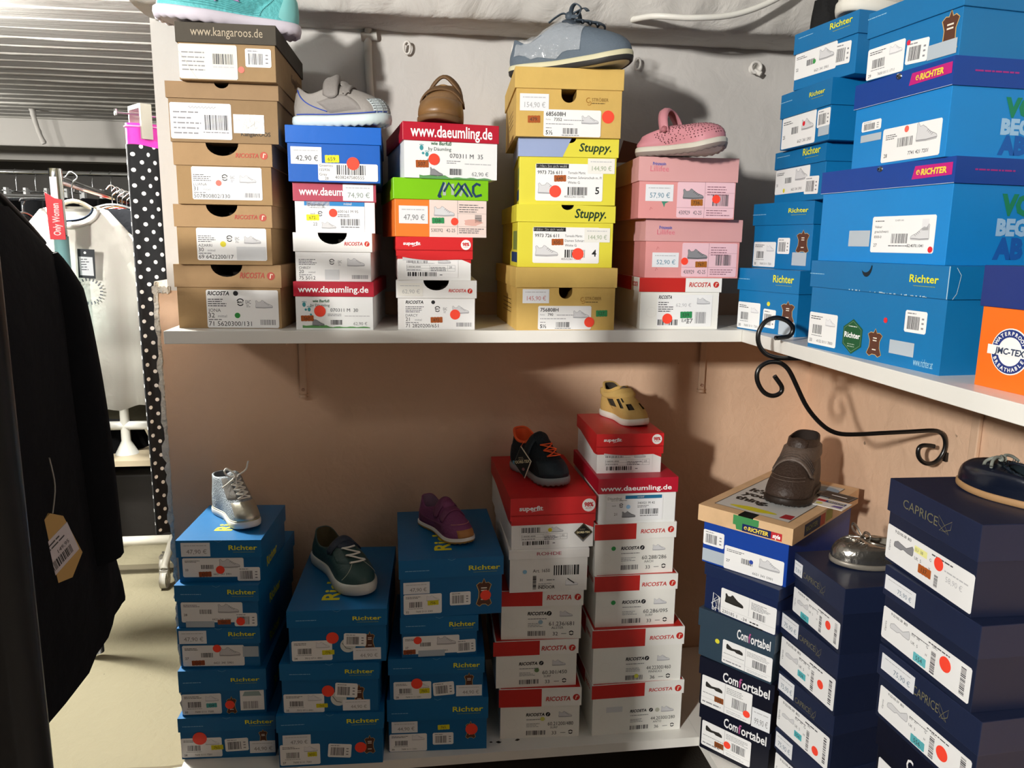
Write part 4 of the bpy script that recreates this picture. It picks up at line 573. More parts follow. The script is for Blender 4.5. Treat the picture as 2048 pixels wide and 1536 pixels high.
            body.text(f_, '31', .16*w_, .34*h_, .09*h_, K, G, 'l', .02); body.lines(f_, .30*w_, .46*w_, .36*h_, .05*h_, ink(MGR), G); body.lines(f_, .13*w_, .40*w_, .22*h_, .03*h_, ink(MGR), G, 2); body.text(f_, 'INDOOR', .13*w_, .03*h_, .12*h_, K, G, 'l', .02, 0, .34*w_); sketch(body, f_, .68*w_, .12*h_, .26*w_, G, 'l'); body.stroke(f_, [(.72*w_, .42*h_), (.80*w_, .30*h_), (.86*w_, .22*h_)], .04*h_, K, G*2)
        elif k == 'imaclogo':
            x0, y0, x1, y1 = it[1:5]; w_ = x1-x0; y0 = max(y0, hb+.004); h_ = min(y1, H-.004)-y0; nv = ink('143a5e'); gy = ink('b0bcae'); t = .10*h_
            for pts, m_, ww in (([(.14, .1), (.14, .98)], gy, 2.2), ([(.33, .9), (.33, .15)], gy, 2.), ([(.50, .1), (.62, .9), (.74, .1)], gy, 1.8), ([(0, .0), (.13, .98)], nv, 1.6), ([(.0, .02), (.07, .06)], nv, 2), ([(.13, .35), (.24, .95), (.36, .45), (.46, .95), (.58, .45), (.68, .05)], nv, 1.5), ([(.38, .05), (.55, .75), (.60, .95), (.78, .05)], nv, 1.5), ([(.97, .85), (.88, .95), (.80, .75), (.80, .35), (.86, .08), (1.0, .2)], nv, 1.7)):
                lid.stroke(FL, [(x0+a*w_, y0+b*h_) for a, b in pts], t*ww, m_, G if m_ is gy else G*2)
        elif k == 'bud': body.stroke(FB, [(it[1]-.002, it[2]-.003), (it[1], it[2]+.003), (it[1]+.003, it[2]-.001)], .0008, ink('b85a62'), G)
        elif k == 'leaf': body.poly(FB, [(it[1]-.006, it[2]+.004), (it[1]+.010, it[2]+.004), (it[1]+.002, it[2]), (it[1], it[2]-.008), (it[1]-.003, it[2]-.001)], ink('3c8a70'), G)
        elif k == 'nail': mb2 = MB(); yy = max(it[2], hb+.006); mb2.tube([(it[1], -lw, yy), (it[1], -lw-.004, yy), (it[1], -lw-.005, yy)], [.004, .004, .002], mat('c8ccd0', .2, 1), 12); mb2.build('round_stud', root)
        elif k == 'notchs':
            lid.poly(FL, [(it[1]+.013*cos(a), H-.004+.018*sin(a)) for a in [-k_*pi/10 for k_ in range(11)]], ink('0d1d28'), G)
            lid.poly(FL, [(it[1]-.002+.013*cos(a), H-.002+.013*sin(a)) for a in [-k_*pi/10 for k_ in range(11)]], ML, G*2)
            WS = ink('b8d4e2'); rd = random.Random(6)
            for j in range(26): xx = rd.uniform(-w2*.35, w2); lid.rect(FL, xx, hb+.0002, xx+rd.uniform(.001, .006), hb+rd.uniform(.0008, .0022), WS, G*2)
            lid.stroke(FL, [(w2+lw-.0012, hb), (w2+lw-.001, H)], .0014, WS, G*2)
            lid.stroke(FRl, [(.006, H-.002), (.014, H-.012), (.010, hb+.008), (.004, hb)], .0010, WS, G*2)
        elif k == 'capr':
            x0, yc, x1 = it[1:4]; yc = max(yc, hb+.012); hi = .013 if key[0] == 'P' else .011; cc = ink('6e6a52'); lid.text(FL, 'CAPRICE', x0, yc-hi/2, hi, cc, G, 'l', 0, 0, None, 0, (x1-x0)*.74)
            bx_ = x0+(x1-x0)*.80; q = (x1-x0)*.13
            for sg in (-1, 1): lid.stroke(FL, [(bx_+q*.6, yc-.008), (bx_+q*.6+sg*q*.9, yc-.002), (bx_+q*.6+sg*q, yc+.010), (bx_+q*.6, yc), (bx_+q*.6+sg*q*.7, yc-.010), (bx_+q*.6, yc-.008)], .0009, cc, G)
        elif k == 'comft':
            x0, yc, x1 = it[1:4]; x1 = min(x1, w2-.004); yy = max(min(yc, hb-.004), hb-.035); col = ['f0f0f0', 'b0558a', 'f0f0f0']; wds = []; yy = hb+.004
            tot = x1-x0; xx = x0
            for s_, c_, fw in (('Com', 'f0f0f0', .34), ('f', 'b0558a', .07), ('ortabel', 'f0f0f0', .59)): lid.text(FL, s_, xx, yy, .020, ink(c_), G, 'l', .02, 0, None, 0, tot*fw*.97); xx += tot*fw
        elif k == 'scrib':
            rd = random.Random(4); P_ = [(it[1]+rd.random()*(it[3]-it[1]), it[2]+rd.random()*(it[4]-it[2])) for _ in range(16)]; body.stroke(FB, P_, .0016, paper(), G*2)
        elif k in ('hide',): hidelogo(body, FB, it[1], min(it[2], hb-it[3]*1.05), it[3]*(1.1 if key[0] in 'KL' else 1), G, {'K': 1.7, 'L': 1.05}.get(key[0], 1))
        elif k == 'hide2': hidelogo(body, FB, it[1], it[2], it[3]*1.4, G, 1.5)
        elif k == 'hex':
            r = it[3]*1.45; P_ = [(it[1]+r*1.05*cos(a+pi/2), it[2]+r*1.08*sin(a+pi/2)) for a in [j*pi/3 for j in range(6)]]; mb2 = MB(); mb2.prism(FB, P_, G, G*1.5, ink('1d5530')); Q = [(it[1]+(a-it[1])*.88, it[2]+(b-it[2])*.88) for a, b in P_]; mb2.stroke(FB, Q+[Q[0]], .0005, ink('8aa88a'), G*2)
            mb2.text(FB, 'Richter', it[1]-r*.75, it[2]-.002, r*.32, ink('f4f4f4'), G*2, 'l', .03, 0, None, 0, r*1.5); mb2.lines(FB, it[1]-r*.4, it[1]+r*.4, it[2]+r*.6, r*.07, ink('d8e0d8'), G*2); mb2.lines(FB, it[1]-r*.4, it[1]+r*.4, it[2]-r*.5, r*.07, ink('9ab09a'), G*2, 2); mb2.build('hexagon_sticker', root)
        elif k == 'gore':
            r = it[3]*.95; mb2 = MB(); cy_ = it[2]; mb2.poly(FB, [(it[1]-r, cy_-.001), (it[1], cy_-r-.002), (it[1]+r, cy_-.001)], ink('7a7a7c'), G*5); mb2.prism(FB, [(it[1]-r, cy_), (it[1], cy_-r*.85), (it[1]+r, cy_), (it[1], cy_+r)], G*5, G*6, ink('0e0e10')); mb2.stroke(FB, [(it[1]-r*.9, cy_), (it[1], cy_-r*.75), (it[1]+r*.9, cy_), (it[1], cy_+r*.9), (it[1]-r*.9, cy_)], .0004, ink('b8a060'), G*7)
            mb2.text(FB, 'GORE-TEX', it[1], cy_-.002, .0042, ink('e8dcae'), G*7, 'c', .04, 0, r*1.5); mb2.lines(FB, it[1]-r*.4, it[1]+r*.4, cy_+r*.35, .001, ink('a09880'), G*7, 2); tag(mb2.build('diamond_sticker', root), 'black diamond sticker with pale letters')
        elif k == 'wdot': mb2 = MB(); mb2.prism(FB, [(it[1]+it[3]*.8*cos(2*pi*j/24), it[2]+it[3]*.8*sin(2*pi*j/24)) for j in range(24)], G, G*2, paper('d4dad6')); mb2.stroke(FB, [(it[1]-it[3]*.6, it[2]+it[3]*.3), (it[1]-it[3]*.2, it[2]-it[3]*.3), (it[1]+it[3]*.3, it[2]-it[3]*.4)], .0012, ink(DGR), G*3); mb2.build('round_sticker', root); occ.append((it[1]-.02, it[2]-.02, it[1]+.02, it[2]+.02, .0009))
        elif k == 'dot':
            mb2 = MB(); r = it[3]; fr = FL if it[2]-r > hb else FB
            dd = max([o[4] for o in occ if not (it[1]+r < o[0] or it[1]-r > o[2] or it[2]+r < o[1] or it[2]-r > o[3])]+[G])+.0003
            if fr is FB and it[2]+r > hb: dd = max(dd, lw+.0003)
            mb2.prism(fr, [(it[1]+r*cos(2*pi*j/28), it[2]+r*sin(2*pi*j/28)) for j in range(28)], dd-.0002, dd, mat(it[4], .55)); mb2.build('dot_sticker', root)
        elif k in PNAME:
            x0, y0, x1, y1 = it[1:5]; y0 = max(y0, .001) if k != 'tape' or y0 > -.004 else y0
            if (y0+y1)/2 > hb: fr = FL; y0 = max(y0, hb+.0005); y1 = min(y1, H)
            else: fr = FB; y1 = min(y1, hb-.0003) if y1 > hb and k in ('info', 'bc') else y1
            if y1 > hb and fr is FB: fr = Fr((0, -lw, 0), (1, 0, 0), (0, 0, 1))
            y0 = max(y0, .0005); x0 = max(x0, -w2+.0005); x1 = min(x1, w2+(lw if fr is not FB else 0))
            dd = max([o[4] for o in occ if not (x1 < o[0] or x0 > o[2] or y1 < o[1] or y0 > o[3])]+[G])+.0003
            rot = it[5] if k == 'bc' else {'price': 0, 'num': 1.5}.get(k, 0); rr = radians(rot); cxm, cym = (x0+x1)/2, (y0+y1)/2; w_, h_ = x1-x0, y1-y0
            f_ = fr.sub(cxm, cym, rot).sub(-w_/2, -h_/2); occ.append((x0, y0, x1, y1, dd+.0001)); mb2 = MB()
            pc = {'num': it[6] if k == 'num' else '', 'tape': 'b4bfc8', 'tape2': 'f0f0ee', 'price': 'e9ebee', 'price0': 'eceae2'}.get(k, 'f2f2f1')
            if k == 'info' and it[5] == 'kan': pc = 'd9d6cb' if it[6][0] == '1' else 'ebebef'
            if k == 'info' and it[5] == 'lillifee': pc = 'efc6cf'
            if k == 'info' and it[5] == 'imac': pc = 'eedad2'
            if k == 'info' and it[5] == 'daeum2': pc = 'f3f4f6'
            if k == 'tape' and (style in ('ricbrown', 'ricwhite', 'sup', 'ricred')): pc = 'd6d8da'
            c_ = .0022 if k in ('bc', 'info') else .0003
            if k == 'num': pts = [(0, 0)]+[(w_*j/8, (-.0006 if j % 2 else 0)) for j in range(1, 8)]+[(w_, 0), (w_, h_)]+[(w_*j/8, h_+(.0006 if j % 2 else 0)) for j in range(7, 0, -1)]+[(0, h_)]
            else: pts = [(c_, 0), (w_-c_, 0), (w_, c_), (w_, h_-c_), (w_-c_, h_), (c_, h_), (0, h_-c_), (0, c_)]
            mb2.prism(f_, pts, dd-.00025, dd, paper(pc) if k != 'tape2' else mat(pc, .15, bump=.5, bscale=120)); draw(k, mb2, f_, w_, h_, it, dd+.0001)
            mb2.build(PNAME[k], root)
    body.build('body', root, bevel=.0008 if not nb else 0); lid.build('lid', root, bevel=.0009 if not nt else 0)
    return root
GRP = {'A': 'boxes in the leftmost upper stack', 'B': 'boxes in the second upper stack', 'C': 'boxes in the third upper stack', 'D': 'boxes in the yellow upper stack', 'E': 'boxes in the pink upper stack', 'F': 'blue boxes in the leftmost lower stack', 'G': 'blue boxes in the second lower stack', 'H': 'blue boxes in the third lower stack', 'I': 'boxes in the lower stack under the navy sneaker', 'J': 'boxes in the lower stack under the yellow sandal', 'K': 'small blue boxes in the corner stack on the right shelf', 'L': 'large blue boxes stacked on the right shelf', 'N': 'boxes in the lower corner stack under the brown boot', 'O': 'navy boxes under the silver ballerina', 'P': 'navy boxes under the navy ballerina', 'Q': 'orange boxes on the right shelf'}
LBL = {
('A',0): 'brown cardboard shoe box with a green dot, bottom of the leftmost upper stack', ('A',1): 'brown cardboard shoe box with a yellow dot, second from bottom of its stack', ('A',2): 'brown cardboard shoe box with a pink dot, middle of the leftmost upper stack', ('A',3): 'tan kraft shoe box with handwriting on its label, under the dark lidded box', ('A',4): 'tan shoe box with a dark grey web address lid, under the turquoise sneaker',
('B',0): 'white footprint box with dark red lid, standing on the upper shelf', ('B',1): 'white shoe box with half round thumb hole, between two red lidded boxes', ('B',2): 'white shoe box with faded pinkish red lid and 74,90 price sticker', ('B',3): 'bright blue shoe box with 42,90 price sticker, under the grey velcro sneaker',
('C',0): 'white thumb hole shoe box standing on the shelf, orange red dot on its front', ('C',1): 'red lidded white shoe box below the green and orange one', ('C',2): 'orange shoe box with a lime green lid and 47,90 price sticker', ('C',3): 'white footprint box with dark red lid, under the brown bootie',
('D',0): 'wood look golden shoe box with 145,90 price, bottom of the yellow stack', ('D',1): 'yellow shoe box labelled size 4 with an all yellow lid', ('D',2): 'yellow shoe box labelled size 5 with a half blue grey lid', ('D',3): 'wood look golden shoe box with 154,90 price, under the wrapped grey lace up shoe',
('E',0): 'white shoe box with red and white lid, below the two pink boxes', ('E',1): 'pink shoe box with 52,90 price sticker', ('E',2): 'pink shoe box with 57,90 price sticker, under the pink perforated shoe',
('F',0): 'blue shoe box with yellow lettering, bottom of the leftmost lower stack', ('F',1): 'blue shoe box second from bottom of the leftmost lower stack', ('F',2): 'blue shoe box with price sticker on its lid, middle of the leftmost lower stack', ('F',3): 'blue shoe box directly below the topmost one of the leftmost lower stack', ('F',4): 'blue shoe box under the silver high top',
('G',0): 'blue shoe box with brown leather mark, bottom of the second lower stack', ('G',1): 'blue shoe box in the middle of the stack of three', ('G',2): 'blue shoe box under the dark teal sneaker',
('H',0): 'blue shoe box at the bottom of the stack below the purple sneaker', ('H',1): 'blue shoe box second from bottom below the purple sneaker', ('H',2): 'narrow blue shoe box just below the wide one carrying the purple sneaker', ('H',3): 'wide blue shoe box under the purple sneaker',
('I',0): 'red and white lidded shoe box with pale yellow dot, on the low shelf', ('I',1): 'red and white lidded shoe box with a dull green dot, second from bottom', ('I',2): 'red and white lidded shoe box just below the all white indoor box', ('I',3): 'all white indoor shoe box with crimson lettering on its lid', ('I',4): 'red lidded white shoe box with black diamond sticker, under the navy and orange sneaker',
('J',0): 'large red and white lidded shoe box on the low shelf near the corner', ('J',1): 'large red and white lidded shoe box with a yellow dot on its barcode', ('J',2): 'red and white lidded shoe box, lower of the two with green dots', ('J',3): 'red and white lidded shoe box with green dot, just below the dark red lid', ('J',4): 'white shoe box with dark red lid, carrying the small red sandal box', ('J',5): 'small red lidded white shoe box under the yellow sandal',
('K',0): 'small blue shoe box behind the iron scroll, bottom of the corner stack', ('K',1): 'small blue shoe box second from bottom in the corner stack', ('K',2): 'small blue shoe box with yellow dot on a wide label, middle of the corner stack', ('K',3): 'small blue shoe box with a red dot, second from top in the corner stack', ('K',4): 'small blue shoe box with a green dot, top of the corner stack',
('L',0): 'large blue shoe box with green hexagon sticker, standing on the right shelf', ('L',1): 'big bright blue boot box with navy lid and boot drawing', ('L',2): 'light blue shoe box with navy lid and high top drawing', ('L',3): 'blue shoe box topmost on the right shelf with a brown leather mark',
('N',0): 'black shoe box with white lettering, lowest in the corner stack', ('N',1): 'black shoe box with white lettering and a 99,90 price sticker', ('N',2): 'slate grey shoe box with white lettering and a yellow dot', ('N',3): 'navy shoe box with white scribble beside its label', ('N',4): 'shoe box with a light wood print lid and royal blue body, under the brown boot',
('O',0): 'dark navy shoe box lowest in the stack below the silver ballerina', ('O',1): 'dark navy shoe box third from top below the silver ballerina', ('O',2): 'dark navy shoe box second from top below the silver ballerina', ('O',3): 'dark navy shoe box directly under the silver ballerina',
('P',2): 'dark navy shoe box with cream label and brown sticker, under the navy ballerina', ('P',1): 'dark navy shoe box with blue 554 sticker, second from top at the right edge', ('P',0): 'dark navy shoe box with pale butterfly mark, third from top at the right edge'}
for k, i, P, st, its in BOXES: shoebox((k, i), P, st, its, LBL[(k, i)], GRP[k])
# boxes carrying the right edge stack
P0 = next(P for k, i, P, st, its in BOXES if (k, i) == ('P', 0)); hz = P0[7]-ZL
q1 = shoebox(('P', -1), [P0[0]+.004, P0[1]-.008, P0[2], .19, hz*.34, .30, .045, ZL+hz*.66], 'comf', [['comft', -.03, .06, .09], ['info', -.09, .005, .0, .07, 'comfy', ['']]], 'black shoe box with white lettering at the bottom right edge below the navy ones', GRP['P'])
shoebox(('P', -2), [P0[0], P0[1], P0[2], .19, hz*.33, .30, .045, ZL+hz*.33], 'comf', [], 'plain black shoe box under the lettered one at the bottom right edge', GRP['P'])
shoebox(('P', -3), [P0[0], P0[1], P0[2], .19, hz*.33, .30, .045, ZL], 'comf', [], 'plain black shoe box lowest at the bottom right edge', GRP['P'])
# orange boxes
Q1 = shoebox(('Q', 0), [.745, .905-.105, -86, .21, .155, .29, .052, ZU], 'jmac', [], 'orange shoe box with navy lid and round waterproof badge on the right shelf', GRP['Q'])
fr = Fr((0, 0, 0), (1, 0, 0), (0, 0, 1)); mb = MB(); cx_, cy_ = -.055, .050; G = .0004
mb.disc(fr, cx_, cy_, .029, ink('f2f2f0'), G, 36); mb.ring(fr, cx_, cy_, .018, .0275, ink('22357a'), G*2, 36); mb.rect(fr, cx_-.034, cy_-.006, cx_+.034, cy_+.006, ink('f2f2f0'), G*3)
mb.text(fr, 'JMC-TEX', cx_, cy_-.0038, .0075, ink('33405a'), G*4, 'c', .03, .1, .062)
def arc_text(mb, fr, s, cx_, cy_, r, a0, a1, h, m, d, inside=False):
    for i, ch in enumerate(s):
        a = radians(a0+(a1-a0)*(i+.5)/len(s)); mb.text(fr.sub(cx_+r*cos(a), cy_+r*sin(a), (a*180/pi-90) if not inside else (a*180/pi+90)), ch, 0, 0, h, m, d, 'c', .03)
arc_text(mb, fr, 'WATERPROOF', cx_, cy_, .0205, 160, 20, .0045, ink('f2f2f0'), G*4); arc_text(mb, fr, 'BREATHABLE', cx_, cy_, .0250, 200, 340, .0045, ink('f2f2f0'), G*4, True)
mb.build('round_badge', Q1)
mb = MB(); mb.text(Fr((0, -.003, 0), (1, 0, 0), (0, 0, 1)), 'IMAC', .0, .118, .022, ink('e8e8e8'), G, 'l', .05, .2); mb.build('lid_lettering', Q1)
Q2 = shoebox(('Q', 1), [.748, .737, -88, .185, .140, .29, .048, ZU+.155], 'jmac2', [['info', -.085, .02, -.02, .075, 'richter2', ['27']]], 'orange shoe box with lime green lid, upon the navy lidded orange one', GRP['Q'])
# ---------------------------------------------------------------- shoes
def interp(P, u):
    if u <= P[0][0]: return P[0][1]
    for i in range(len(P)-1):
        if u <= P[i+1][0]:
            a, b = P[i], P[i+1]; t = (u-a[0])/(b[0]-a[0]); m0 = ((b[1]-P[i-1][1])/(b[0]-P[i-1][0]) if i else 0)*(b[0]-a[0]); m1 = ((P[i+2][1]-a[1])/(P[i+2][0]-a[0]) if i+2 < len(P) else 0)*(b[0]-a[0])
            return (2*t**3-3*t*t+1)*a[1]+(t**3-2*t*t+t)*m0+(-2*t**3+3*t*t)*b[1]+(t**3-t*t)*m1
    return P[-1][1]
def lint(P, u):
    if u <= P[0][0]: return P[0][1]
    for a, b in zip(P, P[1:]):
        if u <= b[0]: return a[1]+(b[1]-a[1])*(u-a[0])/(b[0]-a[0])
    return P[-1][1]
OUT_O = [(0, 0), (.006, .28), (.03, .55), (.10, .74), (.2, .80), (.42, .80), (.6, .95), (.72, 1), (.84, .88), (.92, .66), (.97, .42), (.993, .2), (1, 0)]
OUT_I = [(0, 0), (.006, .28), (.03, .55), (.10, .74), (.2, .76), (.42, .66), (.6, .84), (.74, .98), (.86, .92), (.94, .66), (.98, .40), (.995, .18), (1, 0)]
class Shoe:
    N = 64; M = 16
    def __init__(s, L, hw, sole, toeh, cx0, cx1, cw, hc, flip=1, zfun=None, bulge=.004, spring=.006, cshift=0, vamp=.55, steep=0):
        s.L, s.hw, s.sole = L, hw, sole; N = s.N; s.P0 = []; s.P3 = []; s.R = []; s.spring = spring
        for k in range(N):
            h = k/(N/2); left = h <= 1; q = h if left else 2-h; u = (1-cos(pi*q))/2
            sd = flip if left else -flip; w = interp(OUT_O if sd > 0 else OUT_I, u)*hw; y = w*(1 if left else -1)
            zs = sole+spring*max(0, (u-.7)/.3)**2; p0 = Vector((u*L, y, zs))
            uc = (1-cos(pi*q))/2; e = sqrt(max(0, 1-(2*uc-1)**2)); pw = e**.75
            p3 = Vector((cx0+(cx1-cx0)*uc, (cw*pw)*(1 if left else -1)+cshift, interp(hc, uc)))
            tau = min(1, max(0, (u-.38)/.34)); tau = tau*tau*(3-2*tau)
            out = Vector((0, 1 if left else -1, 0)) if .06 < u else Vector((-1, y/max(hw, .001), 0)).normalized()
            H = p3.z-zs
            a1 = p0+out*bulge+Vector((0, 0, H*.40)); a2 = p3+out*bulge*.6-Vector((0, 0, H*.35))+(p0-p3)*.12
            o2 = (p0-Vector((.55*L, 0, zs))); o2.z = 0; o2 = o2.normalized()
            b1 = p0+o2*bulge*.6+Vector((0, 0, toeh*.95)); b2 = p3.lerp(p0, vamp*(1-.75*steep)); b2.z = max(zs+toeh*1.12, p3.z*.30+(zs+toeh)*.75)*(1-steep)+(p3.z-.66*(p3.z-zs-toeh))*steep
            c1 = a1.lerp(b1, tau); c2 = a2.lerp(b2, tau); s.P0.append(p0); s.P3.append(p3); s.R.append((p0, c1, c2, p3))
    def S(s, k, t):
        k = k % s.N; k0 = int(k); f = k-k0; r = []
        for kk in (k0 % s.N, (k0+1) % s.N):
            a, b, c, d = s.R[kk]; m = 1-t; r.append(a*m**3+b*(3*m*m*t)+c*(3*m*t*t)+d*t**3)
        return r[0].lerp(r[1], f)
    def nrm(s, k, t):
        a = s.S(k+.5, t)-s.S(k-.5+s.N, t); t0, t1 = max(0, t-.03), min(1, t+.03); b = s.S(k, t1)-s.S(k, t0); n = b.cross(a)
        if n.length < 1e-9: return Vector((0, 0, 1))
        n.normalize(); p = s.S(k, t); c = Vector((p.x*.8+.1*s.L, 0, .01))
        return n if n.dot(p-c) > 0 else -n
    def off(s, k, t, d): return s.S(k, t)+s.nrm(k, t)*d
    def upper(s, root, m, name='upper', skip=None, liner=None, rim=None, inset=.004):
        mb = MB(); rows = [[s.S(k, j/s.M) for k in range(s.N)] for j in range(s.M+1)]
        c = sum(s.P3, Vector())/s.N
        def inn(p, d): v = c-p; v.z = 0; return p+v.normalized()*min(d, v.length*.5)
        rows.append([inn(p, inset*.5)+Vector((0, 0, .0015)) for p in s.P3]); rows.append([inn(p, inset) for p in s.P3])
        mb.grid([[q for q in r] for r in rows], m, closed=True, skip=(lambda i, k: i < s.M and skip(i/s.M, k)) if skip else None)
        o = mb.build(name, root)
        lb = MB(); rw = [[inn(p, inset) for p in s.P3]]
        for f in (.35, .75, 1): rw.append([inn(p3, inset).lerp(Vector((p0.x*.93+.035*s.L, p0.y*.82, s.sole+.004)), f) for p0, p3 in zip(s.P0, s.P3)])
        lb.grid(rw, liner or m, closed=True); n0 = len(lb.v); lb.add(rw[-1], [tuple(range(s.N))], liner or m); lb.build('lining', root)
        return o
    def solemesh(s, root, m, out=.003, name='sole', z0=0, bottom=None, tread=0, m2=None, split=.45, heel=0):
        mb = MB(); rows = []; c = Vector((s.L*.5, 0, 0))
        prof = [(0, -.004), (.0, 0), (.12, out*.8), (.5, out*1.15), (.88, out), (1, out*.5), (1, -.002)]
        for f, o_ in prof:
            r = []
            for k in range(s.N):
                p = s.P0[k]; d = Vector((p.x-c.x, p.y*2.5, 0)); d = d.normalized() if d.length else Vector((1, 0, 0)); zb = z0+s.spring*max(0, (p.x/s.L-.7)/.3)**2*1.0
                q = p+d*o_; q.z = zb+(p.z+.001-zb)*f
                if f < .2 and tread: q.z += tread*(1 if (k//1) % 2 else 0); q += d*(-tread*.3 if k % 2 else 0)
                r.append(q)
            rows.append(r)
        if m2:
            mb.grid(rows[:4], m2, closed=True); mb.grid(rows[3:], m, closed=True)
        else: mb.grid(rows, m, closed=True)
        mb.add(rows[0], [tuple(range(s.N-1, -1, -1))], bottom or m); mb.add(rows[-1], [tuple(range(s.N))], m)
        return mb.build(name, root)
    def patch(s, root, name, k0, k1, t0, t1, m, d=.0014, nk=14, nt=8, tf=None, flipx=False):
        mb = MB(); rows = []
        for i in range(nt+1):
            r = []
            for j in range(nk+1):
                k = k0+(k1-k0)*j/nk; a, b = (t0, t1) if tf is None else tf(j/nk); t = a+(b-a)*i/nt
                e = d if 0 < i < nt and 0 < j < nk else -.0006
                r.append(s.off(k, t, e))
            rows.append(r)
        mb.grid(rows, m); return mb.build(name, root)
    def sec(s, x0, bulge=.004, n=26, z_extra=0):
        side = []
        for sg in (1, -1):
            pts = []; kk = [s.N/2-i*.5 for i in range(int(s.N))] if sg > 0 else [s.N/2+i*.5 for i in range(int(s.N))]
            for k in kk:
                prev = None
                for j in range(25):
                    p = s.S(k, j/24)
                    if prev is not None and (prev.x-x0)*(p.x-x0) <= 0 and abs(p.x-prev.x) > 1e-9:
                        f = (x0-prev.x)/(p.x-prev.x); q = prev.lerp(p, f)
                        if q.y*sg > -.001: pts.append(q)
                    prev = p
            pts.sort(key=lambda q: atan2(q.z-s.sole, max(.0001, abs(q.y)))); side.append(pts)
        a, b = side; b = b[::-1]
        if a and b:
            A, B = a[-1], b[0]; g = abs(A.y-B.y); mid = []
            if g > .010:
                for i in range(1, 10):
                    t = i/10; p = A.lerp(B, t); p.z += (g*.22+bulge)*sin(pi*t)+z_extra*sin(pi*t); mid.append(p)
            P = a+mid+b
        else: P = a or b
        P = [Vector((x0, p.y, p.z)) for p in P]; cz = s.sole; P = sorted(P, key=lambda q: atan2(q.z-cz, q.y))
        d = [0]
        for i in range(1, len(P)): d.append(d[-1]+(P[i]-P[i-1]).length)
        res = []; j = 0
        for i in range(n):
            t = d[-1]*i/(n-1)
            while j < len(P)-2 and d[j+1] < t: j += 1
            f = (t-d[j])/max(1e-9, d[j+1]-d[j]); res.append(P[j].lerp(P[j+1], min(1, max(0, f))))
        for _ in range(3): res = [res[0]]+[(res[i-1]+res[i]*2+res[i+1])/4 for i in range(1, n-1)]+[res[-1]]
        return res
    def strap(s, root, name, xa, xb, m, a=.06, b=.94, lift=.003, th=.0025, bulge=.004, slant=0, round_end=True, extra=0):
        rows = []; W = 7
        for i in range(W):
            f = i/(W-1); x = xa+(xb-xa)*f; e = lift-.0012*(i in (0, W-1)); P = s.sec(x, bulge, z_extra=extra); n = len(P); r = []
            ed = .035*(abs(f-.5)*2)**2 if round_end else 0
            for j in range(21):
                t = (a+ed)+(b-a-2*ed)*j/20; ii = t*(n-1); i0 = min(n-2, int(ii)); p = P[i0].lerp(P[i0+1], ii-i0); nr = Vector((0, p.y, (p.z-s.sole)*.9+.002)).normalized(); q = p+nr*e; q.x += slant*(t-.5); r.append(q)
            rows.append(r)
        mb = MB(); mb.grid(rows, m); return mb.build(name, root, solid=th)
    def cpath(s, K, t, d=.003): return [s.off(s.N/2+k, t, d) for k in K]
    def laces(s, root, m, t0, t1, n, K=2.6, r=.0018, flat=1.0, cross=True, lift=.0028, name='laces'):
        mb = MB()
        for i in range(n):
            t = t0+(t1-t0)*i/max(1, n-1); ks = [-K+2*K*j/8 for j in range(9)]
            mb.tube(s.cpath(ks, t, lift+.0006), r, m, 8, flat=flat)
            if cross and i < n-1:
                t2 = t0+(t1-t0)*(i+1)/max(1, n-1)
                for sg in (1, -1): mb.tube([s.off(s.N/2+sg*(-K+2*K*j/8), t+(t2-t)*j/8, lift+.001+.001*sin(pi*j/8)+(.0008 if sg > 0 else 0)) for j in range(9)], r*.9, m, 8, flat=flat)
        return mb
    def tongue(s, root, m, w, top, back, t=.86, name='tongue', th=.004):
        b0 = s.S(s.N/2, t)+Vector((0, 0, -.003)); tp = s.S(s.N/2, 1.0)+Vector((-back, 0, top)); rows = []
        for i in range(9):
            f = i/8; c = b0.lerp(tp, f)+Vector((.004*sin(pi*f), 0, .004*sin(pi*f))); ww = w*(1+.15*f)*(1 if f < .9 else .88); r = []
            for j in range(9): g = (j/8-.5)*2; r.append(c+Vector((-abs(g)**2*.006, g*ww, -abs(g)**2*.007)))
            rows.append(r)
        mb = MB(); mb.grid(rows, m); return mb.build(name, root, solid=th, sub=1)
def place(heel, toe, z): return (heel[0], heel[1], z+.0003), atan2(toe[1]-heel[1], toe[0]-heel[0]), hypot(toe[0]-heel[0], toe[1]-heel[1])
def loopbow(mb, c, d, w, h, r, m, flat=1.0, up=None):
    d = Vector(d).normalized(); u = Vector((0, 0, 1)); P = [c+d*(w*sin(pi*t)*1.0)*(.3+.7*t*(2-t)) + u*h*sin(2*pi*t)*.5+d*0 for t in [i/14 for i in range(15)]]
    mb.tube(smooth(P, 2), r, m, 8, flat=flat, up=up)
def top_of(key):
    P = next(P for k, i, P, st, its in BOXES if (k, i) == key); return P[7]+P[4]
def shoe_root(name, label, heel, toe, z, cat='shoe', group=None):
    loc, rz, L = place(heel, toe, z); return empty(name, loc, rz, label, cat, group), L
LEA = lambda h, r=.5, b=.12, k='': mat(h, r, bump=b, bscale=160, var=.08, vscale=30, key=k)
RUB = lambda h, r=.55: mat(h, r, var=.04, vscale=30)
